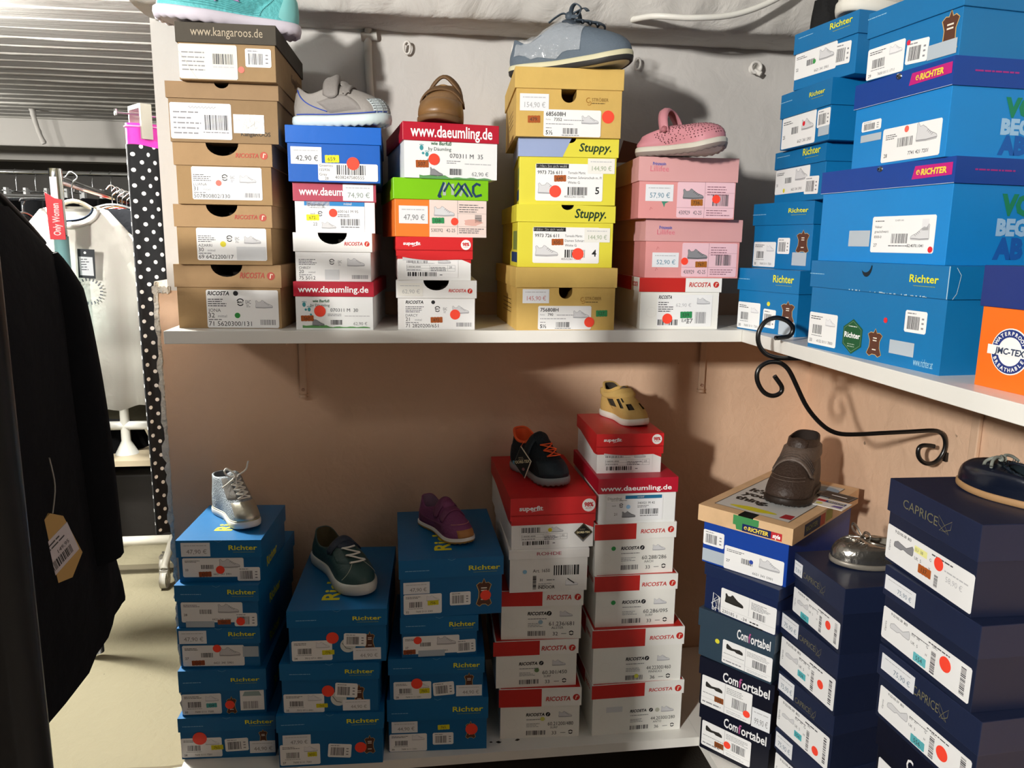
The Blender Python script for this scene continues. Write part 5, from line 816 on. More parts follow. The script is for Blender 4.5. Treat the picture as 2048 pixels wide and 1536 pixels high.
# 1 silver high top
root, L = shoe_root('high_top_sneaker', 'silver high top children sneaker with white laces tied in a bow', (-.43, 1.762), (-.330, 1.622), top_of(('F', 4)))
SV = mat('b4b4b0', .38, .75, bump=.25, bscale=260); SF = mat('a7afb4', .7, .15, bump=.5, bscale=300, var=.15, vscale=200); WL = mat('e8e6de', .8)
s = Shoe(L, .031, .014, .026, .004, L*.50, .026, [(0, .092), (.5, .092), (1, .098)], zfun=0, vamp=.4, bulge=.003, steep=.3)
s.solemesh(root, RUB('e2e0da'), .003); s.upper(root, SF, liner=mat('8a9094', .8)); s.patch(root, 'toe_cap', 24, 40, .02, .52, mat('c9c4b2', .42, .8, bump=.1, bscale=80), .0016)
mb = MB(); rr = []; 
for k in range(s.N+1): rr.append(s.P0[k % s.N]+Vector((0, 0, .002)))
mb.tube(rr[:-1], .0016, mat('b7b08e', .35, .6), 6, closed=True); mb.build('foxing_stripe', root)
s.patch(root, 'lace_panel', 22.5, 29.5, .55, 1.0, LEA('8f8b84', .4), .0014); s.patch(root, 'lace_panel', 34.5, 41.5, .55, 1.0, LEA('8f8b84', .4), .0014); s.tongue(root, SF, .013, .012, .004)
mb = s.laces(root, WL, .55, .93, 5, K=3.2, r=.0019, cross=True, lift=.003)
kn = s.off(s.N/2, .97, .010); mb.tube([kn+Vector((-.002, 0, -.003)), kn+Vector((.003, 0, .002))], .0045, WL, 8)
def bow(mb, kn, specs, r, m):
    for P in specs: mb.tube(smooth([kn]+[kn+Vector(p) for p in P], 4), r, m, 8)
bow(mb, kn, [[(-.004, -.008, .012), (-.002, -.020, .020), (.004, -.026, .014), (.006, -.018, .004), (.002, -.006, .001)], [(.002, .010, .004), (.004, .022, .012), (.004, .026, .024), (.004, .028, .030)], [(.006, -.012, -.006), (.010, -.026, -.012), (.012, -.036, -.016)], [(.010, -.004, -.014), (.016, -.006, -.028), (.020, -.004, -.042), (.016, -.0075, -.030), (.008, -.004, -.010)]], .0019, WL)
mb.build('laces', root)
# 2 dark teal low sneaker
root, L = shoe_root('low_sneaker', 'dark teal leather sneaker with white sole and elastic laces, on the stack of three', (-.207, 1.772), (-.090, 1.548), top_of(('G', 2)))
TL = LEA('34504e', .5); TD = LEA('2a3444', .55)
s = Shoe(L, .042, .024, .030, .004, L*.56, .030, [(0, .078), (.35, .058), (.75, .066), (1, .082)], vamp=.45, bulge=.003)
s.solemesh(root, RUB('d6d6cc'), .005); s.upper(root, TL, liner=LEA('5e5338', .8)); s.patch(root, 'heel_tab', -4, 4, .45, 1.0, LEA('8a7458', .6), .0018)
s.patch(root, 'lace_panel', 23, 29, .50, .98, TL, .0022); s.patch(root, 'lace_panel', 35, 41, .50, .98, TL, .0022); s.tongue(root, TD, .018, .006, .008)
s.strap(root, 'velcro_strap', L*.47, L*.57, TD, .18, .82, .006, .003, .006)
mb = s.laces(root, WL, .52, .86, 3, K=3.0, r=.0022, cross=False, lift=.004)
for a_, b_ in ((.52, .69), (.69, .86)): mb.tube([s.off(s.N/2-3+6*j/8, a_+(b_-a_)*j/8, .0055) for j in range(9)], .0030, WL, 8, flat=.5)
mb.build('laces', root); mb = MB()
for t_ in (.52, .69, .86):
    for sg in (-1, 1): p = s.off(s.N/2+sg*3.2, t_, .0035); n = s.nrm(s.N/2+sg*3.2, t_); mb.tube([p, p+n*.0014], .0022, mat('c8c8c4', .3, 1), 10)
mb.build('eyelets', root)
mb = MB()
for kk in ((24, 1), (40, -1)): mb.tube([s.off(kk[0]+kk[1]*j*.45, .10+.42*j/12, .0010) for j in range(13)], .0005, mat('c8c8b8', .7), 5)
mb.build('toe_seam', root)
# 3 purple velcro sneaker
root, L = shoe_root('velcro_sneaker', 'purple sneaker with two velcro straps and gum toe, on the third lower stack', (.037, 1.738), (.128, 1.578), top_of(('H', 3)))
PU = mat('7d3f68', .7, bump=.25, bscale=220, var=.15, vscale=60); PD = LEA('6d3358', .5)
s = Shoe(L, .034, .012, .026, .004, L*.52, .024, [(0, .068), (.35, .052), (.75, .060), (1, .072)], vamp=.45, bulge=.003)
s.solemesh(root, RUB('e6e2da'), .003, m2=RUB('c8964e'), tread=.0015); s.upper(root, PU, liner=mat('96758a', .85)); s.patch(root, 'toe_bumper', 27, 37, .0, .26, RUB('b07a44'), .0018); s.patch(root, 'heel_tab', -4, 4, .5, 1, mat('b8a8a8', .4, .3), .0018)
s.patch(root, 'side_panel', 6, 22, .05, .45, PD, .0014); s.patch(root, 'side_panel', 42, 58, .05, .45, PD, .0014); s.tongue(root, PU, .014, .006, .004)
s.strap(root, 'velcro_strap', L*.44, L*.55, PD, .12, .86, .0045, .003, .006, .006); s.strap(root, 'velcro_strap', L*.60, L*.68, PD, .16, .84, .003, .0025, .003, .006)
mb = MB(); mb.tube([s.off(26+j*1.0, .42-.02*sin(pi*j/12), .0012) for j in range(13)], .0009, mat('c0807a', .5), 6); mb.build('toe_trim', root)
# 4 navy / orange outdoor sneaker with hang tag
root, L = shoe_root('outdoor_sneaker', 'navy children sneaker with neon orange laces and lining, with a hang tag', (.262, 1.778), (.337, 1.598), top_of(('I', 4)))
NV = LEA('14262f', .55); NM = mat('0d1a22', .8, bump=.4, bscale=300); OR = mat('f4602c', .7)
s = Shoe(L, .038, .018, .028, .002, L*.52, .027, [(0, .096), (.35, .078), (.75, .080), (1, .094)], vamp=.45, bulge=.004)
s.solemesh(root, RUB('8e9294'), .004, tread=.003); s.upper(root, NM, liner=OR); s.patch(root, 'toe_guard', 22, 42, .0, .50, NV, .0016); s.patch(root, 'heel_counter', -7, 7, .0, .62, NV, .0016); s.patch(root, 'sole_accent', 50, 56, 0, .10, RUB('5fa8c4'), .0035)
mb = MB(); mb.tube([p+Vector((0, 0, .001)) for p in s.P3], .0032, OR, 8, closed=True); mb.build('collar_padding', root)
s.tongue(root, NM, .016, .012, .004); s.strap(root, 'velcro_strap', L*.42, L*.54, NV, .14, .86, .005, .0035, .006)
mb = s.laces(root, OR, .55, .82, 3, K=3.6, r=.0015, cross=False, lift=.005)
for a_, b_ in ((.55, .69), (.69, .82)):
    for sg in (1, -1): mb.tube([s.off(s.N/2+sg*(-3.6+7.2*j/8), a_+(b_-a_)*j/8, .0055) for j in range(9)], .0015, OR, 8)
mb.build('laces', root)
tg = empty('hang_tag', (.255, 1.655, top_of(('I', 4))+.046), 0, 'black diamond hang tag with cream edge dangling on the navy and orange sneaker', 'tag'); tg.rotation_euler = (radians(-8), radians(-12), radians(-32))
mb = MB(); fr = Fr((0, 0, 0), (1, 0, 0), (0, 0, 1)); D_ = [(0, -.037), (.0215, 0), (0, .037), (-.0215, 0)]
mb.prism(fr, D_, -.0018, 0, paper('e2dcc4')); D2 = [(a*.93-.0008, b*.94) for a, b in D_]; mb.prism(fr, D2, 0, .0008, ink('10100e')); mb.text(fr, 'GORE-TEX', 0, -.002, .0062, ink('e0d8b0'), .001, 'c', .03, 0, .036); mb.lines(fr, -.009, .009, .010, .0018, ink('a8a084'), .001, 2); mb.disc(fr, 0, -.016, .0035, ink('8a5a5a'), .001, 14); mb.build('card', tg)
mb = MB(); mb.tube([(0, -.002, .034), (.006, .008, .046), (.014, .016, .050)], .0006, OR, 6); mb.build('string', tg)
# 5 yellow closed sandal
root, L = shoe_root('toddler_sandal', 'small yellow closed toe sandal with cut outs and white sole', (.478, 1.785), (.524, 1.632), top_of(('J', 5)))
YE = mat('c9a661', .8, bump=.15, bscale=300, var=.08, vscale=40); 
s = Shoe(L, .032, .014, .024, .003, L*.46, .023, [(0, .078), (.35, .066), (.7, .068), (1, .078)], vamp=.5, bulge=.003, steep=.45)
def cuts(t, k):
    kk = min(k, 64-k); return (15 <= kk < 20 and .34 < t < .66) or (23 <= kk < 25 and .34 < t < .66) or (27 <= kk < 30 and .28 < t < .50) or (26 <= kk < 27 and .50 < t < .66)
s.solemesh(root, RUB('e8e4d8'), .003); s.upper(root, YE, skip=cuts, liner=mat('3a3228', .9)); s.tongue(root, mat('5c5040', .8), .010, .001, .001); s.patch(root, 'ankle_strap', 7, 57, .70, .95, YE, .0065, 46, 6)

mb = MB(); mb.tube([p+Vector((0, 0, .0005)) for p in s.P3], .0022, YE, 8, closed=True); mb.build('collar', root)
mb = MB()
for kk in (15, 49): mb.tube([s.off(kk, .25+.6*j/8, .001) for j in range(9)], .0004, mat('8a7038', .8), 5)
mb.build('stitching', root)
# 6 brown ankle boot
root, L = shoe_root('ankle_boot', 'dark brown velcro ankle boot standing on the wood print box with leaflets', (.905, 1.592), (.768, 1.442), .8625)
BR = LEA('3a2d26', .5, .3); BD = LEA('5c4e45', .5, .2)
s = Shoe(L, .044, .016, .034, .004, L*.50, .031, [(0, .128), (.5, .122), (1, .126)], vamp=.45, bulge=.004, steep=.75)
s.solemesh(root, RUB('241b15'), .004, tread=.002); s.upper(root, BR, liner=mat('2a201a', .9)); s.patch(root, 'toe_cap', 21, 43, .0, .44, BR, .0022); s.tongue(root, BR, .018, .004, .002)
s.patch(root, 'velcro_strap', 9, 55, .66, .90, BD, .0045, 46, 6)
o = s.strap(root, 'ribbed_strap', L*.56, L*.68, BD, .14, .86, .004, .003, .003)
mb = MB()
for x_ in (.575, .60, .625, .65): P = s.sec(L*x_); mb.tube([p+Vector((0, p.y, (p.z-s.sole))).normalized()*.0062 for p in P[4:-4]], .0011, BR, 6)
mb.build('strap_rib', o); mb = MB()
for t_ in (.36, .42): mb.tube([s.off(25+j, t_-.03*sin(pi*j/14), .0024) for j in range(15)], .0008, BD, 6)
mb.build('toe_crease', root)
# 7,8 ballerinas
def ballerina(name, label, heel, toe, z, hexm, trim, sole_c, liner, bowm, style):
    root, L = shoe_root(name, label, heel, toe, z)
    s = Shoe(L, .041, .009, .034, .002, L*.73, .030, [(0, .056), (.35, .036), (.8, .038), (1, .044)], vamp=.55, bulge=.003, spring=.003)
    s.solemesh(root, sole_c, .002); s.upper(root, hexm, liner=liner, inset=.003); mb = MB(); mb.tube([p+Vector((0, 0, .0006)) for p in s.P3], .0019, trim, 8, closed=True); mb.build('collar_piping', root)
    mb = MB(); kn = s.S(s.N/2, .93)+Vector((0, 0, .005)); mb.tube([kn+Vector((0, -.004, 0)), kn+Vector((0, .004, .001))], .0042, bowm, 8)
    if style == 'loop':
        for sg in (1, -1):
            for q in (0, .003): bow(mb, kn, [[(.004, sg*.012, .012+q), (.004, sg*.026, .016+q), (.004, sg*.034, .010+q), (.004, sg*.024, .002+q), (.002, sg*.006, 0)]], .0013, bowm)
            bow(mb, kn, [[(.010, sg*.008, -.001), (.022, sg*.014, -.004), (.034, sg*.018, -.009)]], .0014, bowm)
    else:
        for sg in (1, -1):
            bow(mb, kn, [[(.002, sg*.010, .004), (.0, sg*.024, .001), (-.004, sg*.034, -.006)], [(.006, sg*.008, .002), (.012, sg*.018, -.003), (.010, sg*.026, -.008)]], .0022, bowm)
    mb.build('bow', root)
    if style == 'loop':
        mb = MB()
        for k in range(-5, 6): mb.tube([s.off(s.N/2+k*1.2, .78-.05*abs(sin(k)), .0004), s.off(s.N/2+k*1.3, .60+.03*sin(k*2), .0010), s.off(s.N/2+k*1.35, .50, .0002)], .0011, hexm, 6)
        mb.build('gathered_pleats', root)
    return root, s
ballerina('ballerina_shoe', 'metallic silver ballerina shoe with a thin bow, on a navy box', (1.025, 1.262), (.790, 1.276), top_of(('O', 3)), mat('a09c94', .22, .9, bump=.25, bscale=60), mat('b8b4aa', .25, .9), mat('8a847a', .4, .3), mat('8a8478', .7), mat('c4c0b8', .2, .95), 'loop')
nb_, ns_ = ballerina('ballerina_shoe', 'dark navy leather ballerina shoe with fringed trim, on top of the tallest navy stack', (.888, .772), (.803, .990), top_of(('P', 2)), mat('0d1424', .22, 0, bump=.05, spec=.7), mat('18212e', .7), mat('a8835a', .6), mat('1c2a30', .8), mat('8a9088', .7), 'knot')
mb = MB(); rd = random.Random(8)
for k in range(64):
    for q in range(3):
        p = ns_.P3[k]+Vector((rd.uniform(-.002, .002), 0, 0)); dirn = Vector((rd.uniform(-.4, .4), (1 if k < 32 else -1)*rd.uniform(.2, .9), rd.uniform(.2, 1))).normalized(); mb.tube([p, p+dirn*rd.uniform(.004, .009)], [.0008, .0003], mat('18262e', .8), 4)
tag(mb.build('fringe', nb_), kind=None)
# 9 turquoise sneaker top left
root, L = shoe_root('running_shoe', 'turquoise ribbed running shoe with lilac emblem, on top of the leftmost upper stack', (-.203, 1.628), (-.437, 1.545), top_of(('A', 4)))
TQ = mat('66bfc2', .6, bump=.3, bscale=120); TL2 = mat('84cccb', .6); LI = mat('b79ccb', .5)
s = Shoe(L, .040, .022, .032, .004, L*.54, .028, [(0, .092), (.35, .070), (.75, .074), (1, .090)], vamp=.5, bulge=.004)
s.solemesh(root, RUB('dcd6e2'), .006, tread=.003); s.upper(root, TQ, liner=TL2); s.patch(root, 'heel_counter', -9, 9, 0, .75, TL2, .0018)
mb = MB()
for t_ in [.10+.055*i for i in range(13)]:
    for a_, b_ in ((12, 30), (34, 52)): mb.tube([s.off(a_+(b_-a_)*j/16, t_, .0010) for j in range(17)], .0011, TQ, 5)
mb.build('ribbing', root)
EM = [(-.5, -.05), (-.35, .12), (-.15, .06), (0, .2), (.06, .42), (.16, .3), (.42, .16), (.6, .22), (.5, .02), (.2, -.02), (.05, -.42), (-.02, -.5), (-.06, -.1)]
for kc in (19, 45):
    mb = MB(); sg = 1 if kc < 32 else -1; mb.add([s.off(kc+sg*a*5.5, .42+b*.42, .0032) for a, b in EM], [tuple(range(len(EM)))], LI); mb.build('emblem', root, solid=.0008)
s.tongue(root, TQ, .016, .010, .004); mb = s.laces(root, mat('58b8b8', .8), .60, .88, 3, K=3, r=.0022); mb.build('laces', root)
# 10 grey velcro sneaker
root, L = shoe_root('velcro_sneaker', 'grey velcro sneaker with blue piping and white rubber toe, on the bright blue box', (-.207, 1.602), (-.030, 1.552), top_of(('B', 3)))
GY = LEA('8d8883', .6); GD = LEA('807b77', .6); BL = mat('2c4aa8', .6)
s = Shoe(L, .034, .020, .030, .004, L*.50, .025, [(0, .074), (.35, .060), (.75, .070), (1, .080)], vamp=.5, bulge=.004)
s.solemesh(root, RUB('c9d8da'), .005, tread=.003); s.upper(root, GY, liner=mat('5a5856', .9)); s.patch(root, 'toe_bumper', 25, 39, 0, .40, RUB('b9c2c4'), .0022)
mb = MB()
for t_ in [.06*i for i in range(1, 7)]: mb.tube([s.off(25.3+j*.96, t_, .0026) for j in range(15)], .0008, RUB('a4acae'), 5)
for k_ in range(26, 39, 2): mb.tube([s.off(k_, .02+.36*j/8, .0026) for j in range(9)], .0006, RUB('a4acae'), 5)
mb.build('toe_ridges', root)
mb = MB(); mb.tube([s.P0[k]+Vector((0, 0, .0035))+s.nrm(k, .05)*.0012 for k in range(34, 60)], .0011, BL, 6); mb.tube([s.P0[k]+Vector((0, 0, .0035))+s.nrm(k, .05)*.0012 for k in range(4, 30)], .0011, BL, 6)
mb.tube([s.off(58-j*.8, .95-.75*j/10, .001) for j in range(11)], .0011, BL, 6); mb.tube([s.off(6+j*.8, .95-.75*j/10, .001) for j in range(11)], .0011, BL, 6); mb.build('blue_piping', root)
s.tongue(root, GD, .014, .006, .003); s.patch(root, 'side_panel', 42, 50, .1, .7, GD, .0018); s.patch(root, 'side_panel', 14, 22, .1, .7, GD, .0018)
s.strap(root, 'velcro_strap', L*.34, L*.50, GD, .16, .86, .006, .0035, .010, .01); s.strap(root, 'velcro_strap', L*.55, L*.64, GD, .20, .80, .004, .003, .004)
# 11 brown bootie
root, L = shoe_root('toddler_bootie', 'small brown leather bootie with velcro straps, toe towards the viewer', (.092, 1.672), (.060, 1.532), top_of(('C', 3)))
BN = LEA('86643f', .5, .12); BN2 = LEA('624628', .6, .1)
s = Shoe(L, .041, .010, .032, .004, L*.50, .030, [(0, .086), (.5, .078), (1, .078)], vamp=.5, bulge=.004, steep=.35)
s.solemesh(root, RUB('6d5032'), .003); s.upper(root, BN, liner=mat('b09468', .9)); s.patch(root, 'toe_bumper', 18, 46, 0, .48, LEA('7d5b36', .35, .03), .002); s.tongue(root, LEA('a07c50', .6, .1), .016, .001, .004)
s.strap(root, 'ankle_strap', L*.34, L*.48, BN2, .05, .90, .004, .004, .010, -.016); s.strap(root, 'velcro_strap', L*.54, L*.66, BN2, .10, .86, .004, .0035, .003, .020)
# 12 grey blue lace shoe wrapped in film
root, L = shoe_root('lace_up_shoe', 'blue grey lace up shoe wrapped in clear tape, on the golden box', (.222, 1.662), (.427, 1.505), top_of(('D', 3)))
GB = mat('5c6874', .75, bump=.15, bscale=260, var=.06); DK2 = mat('39424c', .7)
s = Shoe(L, .043, .018, .034, .006, L*.48, .030, [(0, .070), (.35, .056), (.75, .078), (1, .092)], vamp=.5, bulge=.004, spring=.012)
s.solemesh(root, RUB('cfc9a8'), .003, m2=RUB('2e2c2a')); s.upper(root, GB, liner=mat('8a8e8c', .9))
def film():
    m = bpy.data.materials.new('clear_film'); m.use_nodes = True; nt = m.node_tree; b = nt.nodes['Principled BSDF']; b.inputs['Base Color'].default_value = (.9, .95, 1, 1); b.inputs['Roughness'].default_value = .12; b.inputs['Alpha'].default_value = .28; b.inputs['Specular IOR Level'].default_value = 1
    n = nt.nodes.new('ShaderNodeTexNoise'); n.inputs['Scale'].default_value = 45; n.inputs['Detail'].default_value = 3; tc = nt.nodes.new('ShaderNodeTexCoord'); bp = nt.nodes.new('ShaderNodeBump'); bp.inputs['Strength'].default_value = 1; bp.inputs['Distance'].default_value = .008
    nt.links.new(tc.outputs['Object'], n.inputs['Vector']); nt.links.new(n.outputs['Fac'], bp.inputs['Height']); nt.links.new(bp.outputs['Normal'], b.inputs['Normal']); return m
FM = film(); rows = []
for i in range(12):
    x_ = L*(.08+.58*i/11); P = s.sec(x_, .004); rows.append([p+Vector((0, p.y, (p.z-s.sole)*.8+.001)).normalized()*(.0035+.001*sin(i*3+j)) for j, p in enumerate(P)])
mb = MB(); mb.grid(rows, FM); tag(mb.build('tape_wrap', root), 'crinkled transparent tape wrap')
s.tongue(root, DK2, .020, .006, .0); mb = MB(); kn = s.S(s.N/2, .97)+Vector((-.002, 0, .014)); GL = mat('4a5560', .6)
mb.tube([kn+Vector((0, -.007, 0)), kn+Vector((0, .007, .001))], .008, GL, 10)
for P_ in ([(.010, -.014, .012), (.024, -.026, .014), (.036, -.028, .004), (.026, -.020, -.006), (.008, -.008, -.002)], [(.004, .014, .012), (.004, .028, .014), (.004, .036, .002), (.0, .024, -.006), (0, .008, -.002)], [(-.012, -.006, .006), (-.026, -.010, .0), (-.040, -.014, -.010)], [(.014, .004, .010), (.030, .0, .012), (.040, -.006, .004)]):
    mb.tube(smooth([kn]+[kn+Vector(p) for p in P_], 4), .0045, GL, 8, flat=.3)
mb.build('laces', root); mb = s.laces(root, GL, .62, .88, 4, K=3.2, r=.0022, lift=.007); mb.build('lacing', root)
# 13 pink perforated shoe
root, L = shoe_root('perforated_clog', 'pink perforated slip on shoe with a raised heel strap, on the pink box', (.478, 1.588), (.600, 1.452), top_of(('E', 2)))
PK = mat('c08089', .55, var=.05, vscale=20); PK2 = mat('a5646c', .6); HO = ink('5a2f34')
s = Shoe(L, .038, .018, .030, .006, L*.56, .027, [(0, .040), (.35, .046), (.75, .054), (1, .056)], vamp=.5, bulge=.005, spring=.012)
s.solemesh(root, RUB('c4bfb2'), .004, tread=.002, m2=RUB('8a7c76')); s.upper(root, PK, liner=PK2); mb = MB(); rd = random.Random(2)
for t_ in [.14+.085*i for i in range(9)]:
    for k_ in range(14, 51):
        kk = k_+(.5 if int(t_*100) % 2 else 0)+rd.uniform(-.1, .1)
        if rd.random() < .8: p = s.off(kk, t_, .0005); n = s.nrm(kk, t_); mb.tube([p, p+n*.0003], .0013*rd.uniform(.7, 1.1), HO, 6)
tag(mb.build('perforations', root), kind='stuff')
rows = []
for i in range(17):
    a = pi*i/16; y_ = .033*cos(a); z_ = .046+.046*sin(a); x_ = L*(.40-.08*sin(a)); rows.append([Vector((x_-.010, y_, z_-.002)), Vector((x_-.003, y_*1.03, z_+.001)), Vector((x_+.004, y_*1.03, z_)), Vector((x_+.010, y_, z_-.004))])
mb = MB(); mb.grid(rows, PK); mb.build('heel_strap', root, solid=.003); mb = MB()
for sg in (1, -1): p = Vector((L*.40, sg*.0345, .049)); mb.tube([p, p+Vector((0, sg*.003, 0))], .006, PK2, 12)
mb.build('strap_rivet', root)
# folded cardboard flap behind the pink shoe
mb = MB(); f_ = Fr((0, 0, 0), (1, 0, 0), (0, 0, 1)); mb.prism(f_, [(-.025, 0), (.035, 0), (.030, .035), (-.012, .046)], -.0015, 0, mat('6a443c', .8)); o = mb.build('cardboard_flap'); o.location = (.475, 1.665, top_of(('E', 2))+.0005); o.rotation_euler = (0, 0, radians(-20)); tag(o, 'reddish brown cardboard flap standing behind the heel of the pink shoe', 'flap')
# 14 white sneaker with black grid, top right
root, L = shoe_root('canvas_sneaker', 'white canvas shoe with black grid pattern, top of the corner stack at the ceiling', (.985, 1.415), (.765, 1.358), top_of(('K', 4)))
WC = mat('d9d5ca', .7, bump=.2, bscale=150); s = Shoe(L, .042, .020, .036, .004, L*.55, .030, [(0, .090), (.35, .074), (.75, .084), (1, .100)], vamp=.5)
s.solemesh(root, RUB('e0ddd2'), .004); s.upper(root, WC, liner=mat('6a6a68', .9)); mb = MB(); NVK = mat('1c2638', .6)
for k_ in range(8, 32, 3): mb.tube([s.off(k_, .05+.85*j/10, .0015) for j in range(11)], .0030, NVK, 6)
for t_ in (.15, .35, .55, .75): mb.tube([s.off(8+22*j/20, t_, .0015) for j in range(21)], .0030, NVK, 6)
mb.build('grid_pattern', root); s.tongue(root, WC, .018, .01, .004); mb = s.laces(root, WL, .6, .9, 3); mb.build('laces', root)
# black filler added behind for a dark area of unknown cause
mb = MB(); rows = []; rd = random.Random(4)
for i in range(12):
    f = i/11; w_ = .085*(1-.25*f**2); d_ = .045*(1-.3*f); z_ = .20*f; rows.append([Vector(((w_+.004*sin(k*1.7+i))*cos(2*pi*k/28), (d_+.004*sin(k*2.3+i*1.3))*sin(2*pi*k/28), z_)) for k in range(28)])
BK = mat('0a0a0b', .8, bump=.3, bscale=60); mb.grid(rows, BK, closed=True); mb.add(rows[-1], [tuple(range(28))], BK); mb.add(rows[0], [tuple(range(27, -1, -1))], BK)
o = mb.build('black_filler', sub=1); o.location = (.905, 1.60, top_of(('K', 3))+.001); tag(o, 'black filler shape added behind the top of the corner stack under the ceiling beam', 'light blocker')
# tags on the wood print box
for (x_, y_, r_, lab, w_, h_, c0, extra) in ((.885, 1.455, 38, 'white leaflet with red and navy strip lying by the brown boot', .055, .072, 'e8e6e0', 1), (.925, 1.495, 34, 'black care tag with white lettering lying by the brown boot', .045, .072, '16161a', 2)):
    mb = MB(); f_ = Fr((0, 0, 0), (1, 0, 0), (0, 1, 0)); mb.prism(f_, [(-w_/2, -h_/2), (w_/2, -h_/2), (w_/2, h_/2), (-w_/2, h_/2)], 0, .0012, paper(c0))
    if extra == 1: mb.rect(f_, .002, -.030, .016, .012, ink('24357c'), .0015); mb.rect(f_, .002, .012, .016, .030, ink('b8202c'), .0015); mb.text(f_, 'RICHTER', .012, -.027, .006, ink('e8e0a0'), .0018, 'l', .03, 0, .036, 90); mb.poly(f_, [(-.020, -.03), (-.004, -.03), (-.008, -.012), (-.018, -.008)], ink('6a5a9a'), .0015); mb.disc(f_, -.012, .018, .007, ink('e0da70'), .0015, 14)
    else: mb.stroke(f_, [(-w_/2+.003, -h_/2+.003), (w_/2-.003, -h_/2+.003), (w_/2-.003, h_/2-.003), (-w_/2+.003, h_/2-.003), (-w_/2+.003, -h_/2+.003)], .0006, ink('d8d8d8'), .0015); mb.text(f_, 'ECCO', .004, -.02, .007, ink('e8e8e8'), .0015, 'l', .03, 0, .03, 90) if 0 else mb.lines(f_, -.004, -.001, -.01, .0, ink('e8e8e8'), .0015) if 0 else mb.rect(f_, -.003, -.022, .002, .012, ink('e8e8e8'), .0015)
    o = mb.build('care_leaflet'); o.location = (x_, y_, .8625+(.0 if extra == 1 else .0014)+.0012); o.rotation_euler = (0, 0, radians(r_)); tag(o, lab, 'leaflet')
# ---------------------------------------------------------------- clothes racks and the room behind
CHR = mat('c9cccd', .18, 1); 
def cloth(h, r=.85, b=.25): return mat(h, r, bump=b, bscale=35, var=.06, vscale=12, spec=.2)
def garment(name, label, loc, rz, half, top, bot, m, shoulder=.07, depth=.05, flare=.03, seed=0, group=None, neck=.08, cat='garment', folds=.006, sleeves=True, edge=None):
    # hangs in its local x-z plane: x across the shoulders, y thickness
    root = empty(name, loc, rz, label, cat, group); rd = random.Random(seed); mb = MB(); rows = []; n = 44; K = 26; ph = [rd.uniform(0, 6) for _ in range(4)]
    for i in range(K):
        f = i/(K-1)
        if f < .16:
            g = f/.16; w = neck+(half-neck)*g; z = top-shoulder*g
        else:
            g = (f-.16)/.84; w = half+flare*g; z = top-shoulder-(top-shoulder-bot)*g
        d = depth*(.35+.65*min(1, f*4)); row = []
        for k in range(n):
            a = 2*pi*k/n; c_, s_ = cos(a), sin(a); x = w*(abs(c_)**.7)*(1 if c_ > 0 else -1); y = d*(abs(s_)**.8)*(1 if s_ > 0 else -1)
            y += folds*min(1, f*2)*(sin(x*60+ph[0]+f*2)+.6*sin(x*110+ph[1])); x += folds*.6*sin(f*7+ph[2])*(f > .2)
            zz = z+(.012*sin(a*2+ph[3])+.006*sin(a*5))*(f > .95); row.append(Vector((x, y, zz)))
        rows.append(row)
    mb.grid(rows, m, closed=True); mb.add(rows[0], [tuple(range(n-1, -1, -1))], m); mb.build('body', root)
    if sleeves:
        for sg in (1, -1):
            P = [Vector((sg*(half*.80), 0, top-shoulder*.95)), Vector((sg*(half-.02), -.012, top-shoulder-.09)), Vector((sg*(half+.0), -.018, top-shoulder-.25)), Vector((sg*(half+.02), -.016, top-shoulder-(.5 if bot < top-.6 else .42)*min(1, (top-bot)/.7)))]
            mb = MB(); Q = smooth(P, 6); mb.tube(Q, [.022+.018*min(1, i/4) for i in range(len(Q))], m, 14, flat=.9); mb.build('sleeve', root)
    return root
def hanger(root, z, half, col, hook=CHR, hz=.075):
    mb = MB(); mb.tube(smooth([(-half, 0, z-.055), (-half*.5, 0, z-.015), (0, 0, z+.012), (half*.5, 0, z-.015), (half, 0, z-.055)], 5), .006, col, 8, flat=.8); o = mb.build('hanger', root)
    mb = MB(); mb.tube(smooth([(0, 0, z+.01), (0, 0, z+hz*.6), (.004, 0, z+hz*.75), (.018, 0, z+hz), (.0, 0, z+hz+.017), (-.018, 0, z+hz)], 5), .0022, hook, 8); mb.build('hook', o)
# near rack with dark jackets, left foreground
def rackframe(label, x0, x1, y, z, r=.013, m=CHR, posts=(0, 1)):
    root = empty('clothes_rack', ((x0+x1)/2, y, 0), 0, label, 'clothes rack'); w = (x1-x0)/2
    mb = MB(); mb.tube([(-w, 0, z), (w, 0, z)], r, m, 12); mb.build('rail', root)
    for i, sx in enumerate((-w, w)):
        if i in posts:
            mb = MB(); mb.tube([(sx, 0, .05), (sx, 0, z+r)], r*1.15, m, 12); mb.build('post', root)
            mb = MB(); mb.tube([(sx, -.22, .08), (sx, .22, .08)], r, m, 12); mb.build('foot', root)
            for sy in (-.2, .2): caster(root, sx, sy)
    return root
def caster(root, x, y, r=.035, w=.011, col='c9c6bc'):
    mb = MB(); mb.tube([(x-w, y, r), (x+w, y, r)], r, mat(col, .4), 20); mb.tube([(x-w-.002, y, r), (x+w+.002, y, r)], r*.55, mat('e2dfd6', .4), 16); o = mb.build('caster_wheel', root)
    mb = MB(); mb.tube([(x, y, .05), (x, y, r*2+.022)], .007, mat('b8b6ae', .4), 8); mb.box(x-w-.004, x+w+.004, y-.012, y+.016, r+.004, r*2+.006, mat('b8b6ae', .4)); mb.build('fork', o)
DARK = cloth('05070d', .92, .2)
mb = MB(); rk = empty('clothes_rack', (-1.0, 1.03, 0), 0, 'black clothes rack with dark jackets, left foreground', 'clothes rack'); BKM = mat('1b1c1e', .35, spec=.5)
mb.tube([(-.62, 0, 1.505), (.485, 0, 1.505)], .013, BKM, 12); mb.build('rail', rk)
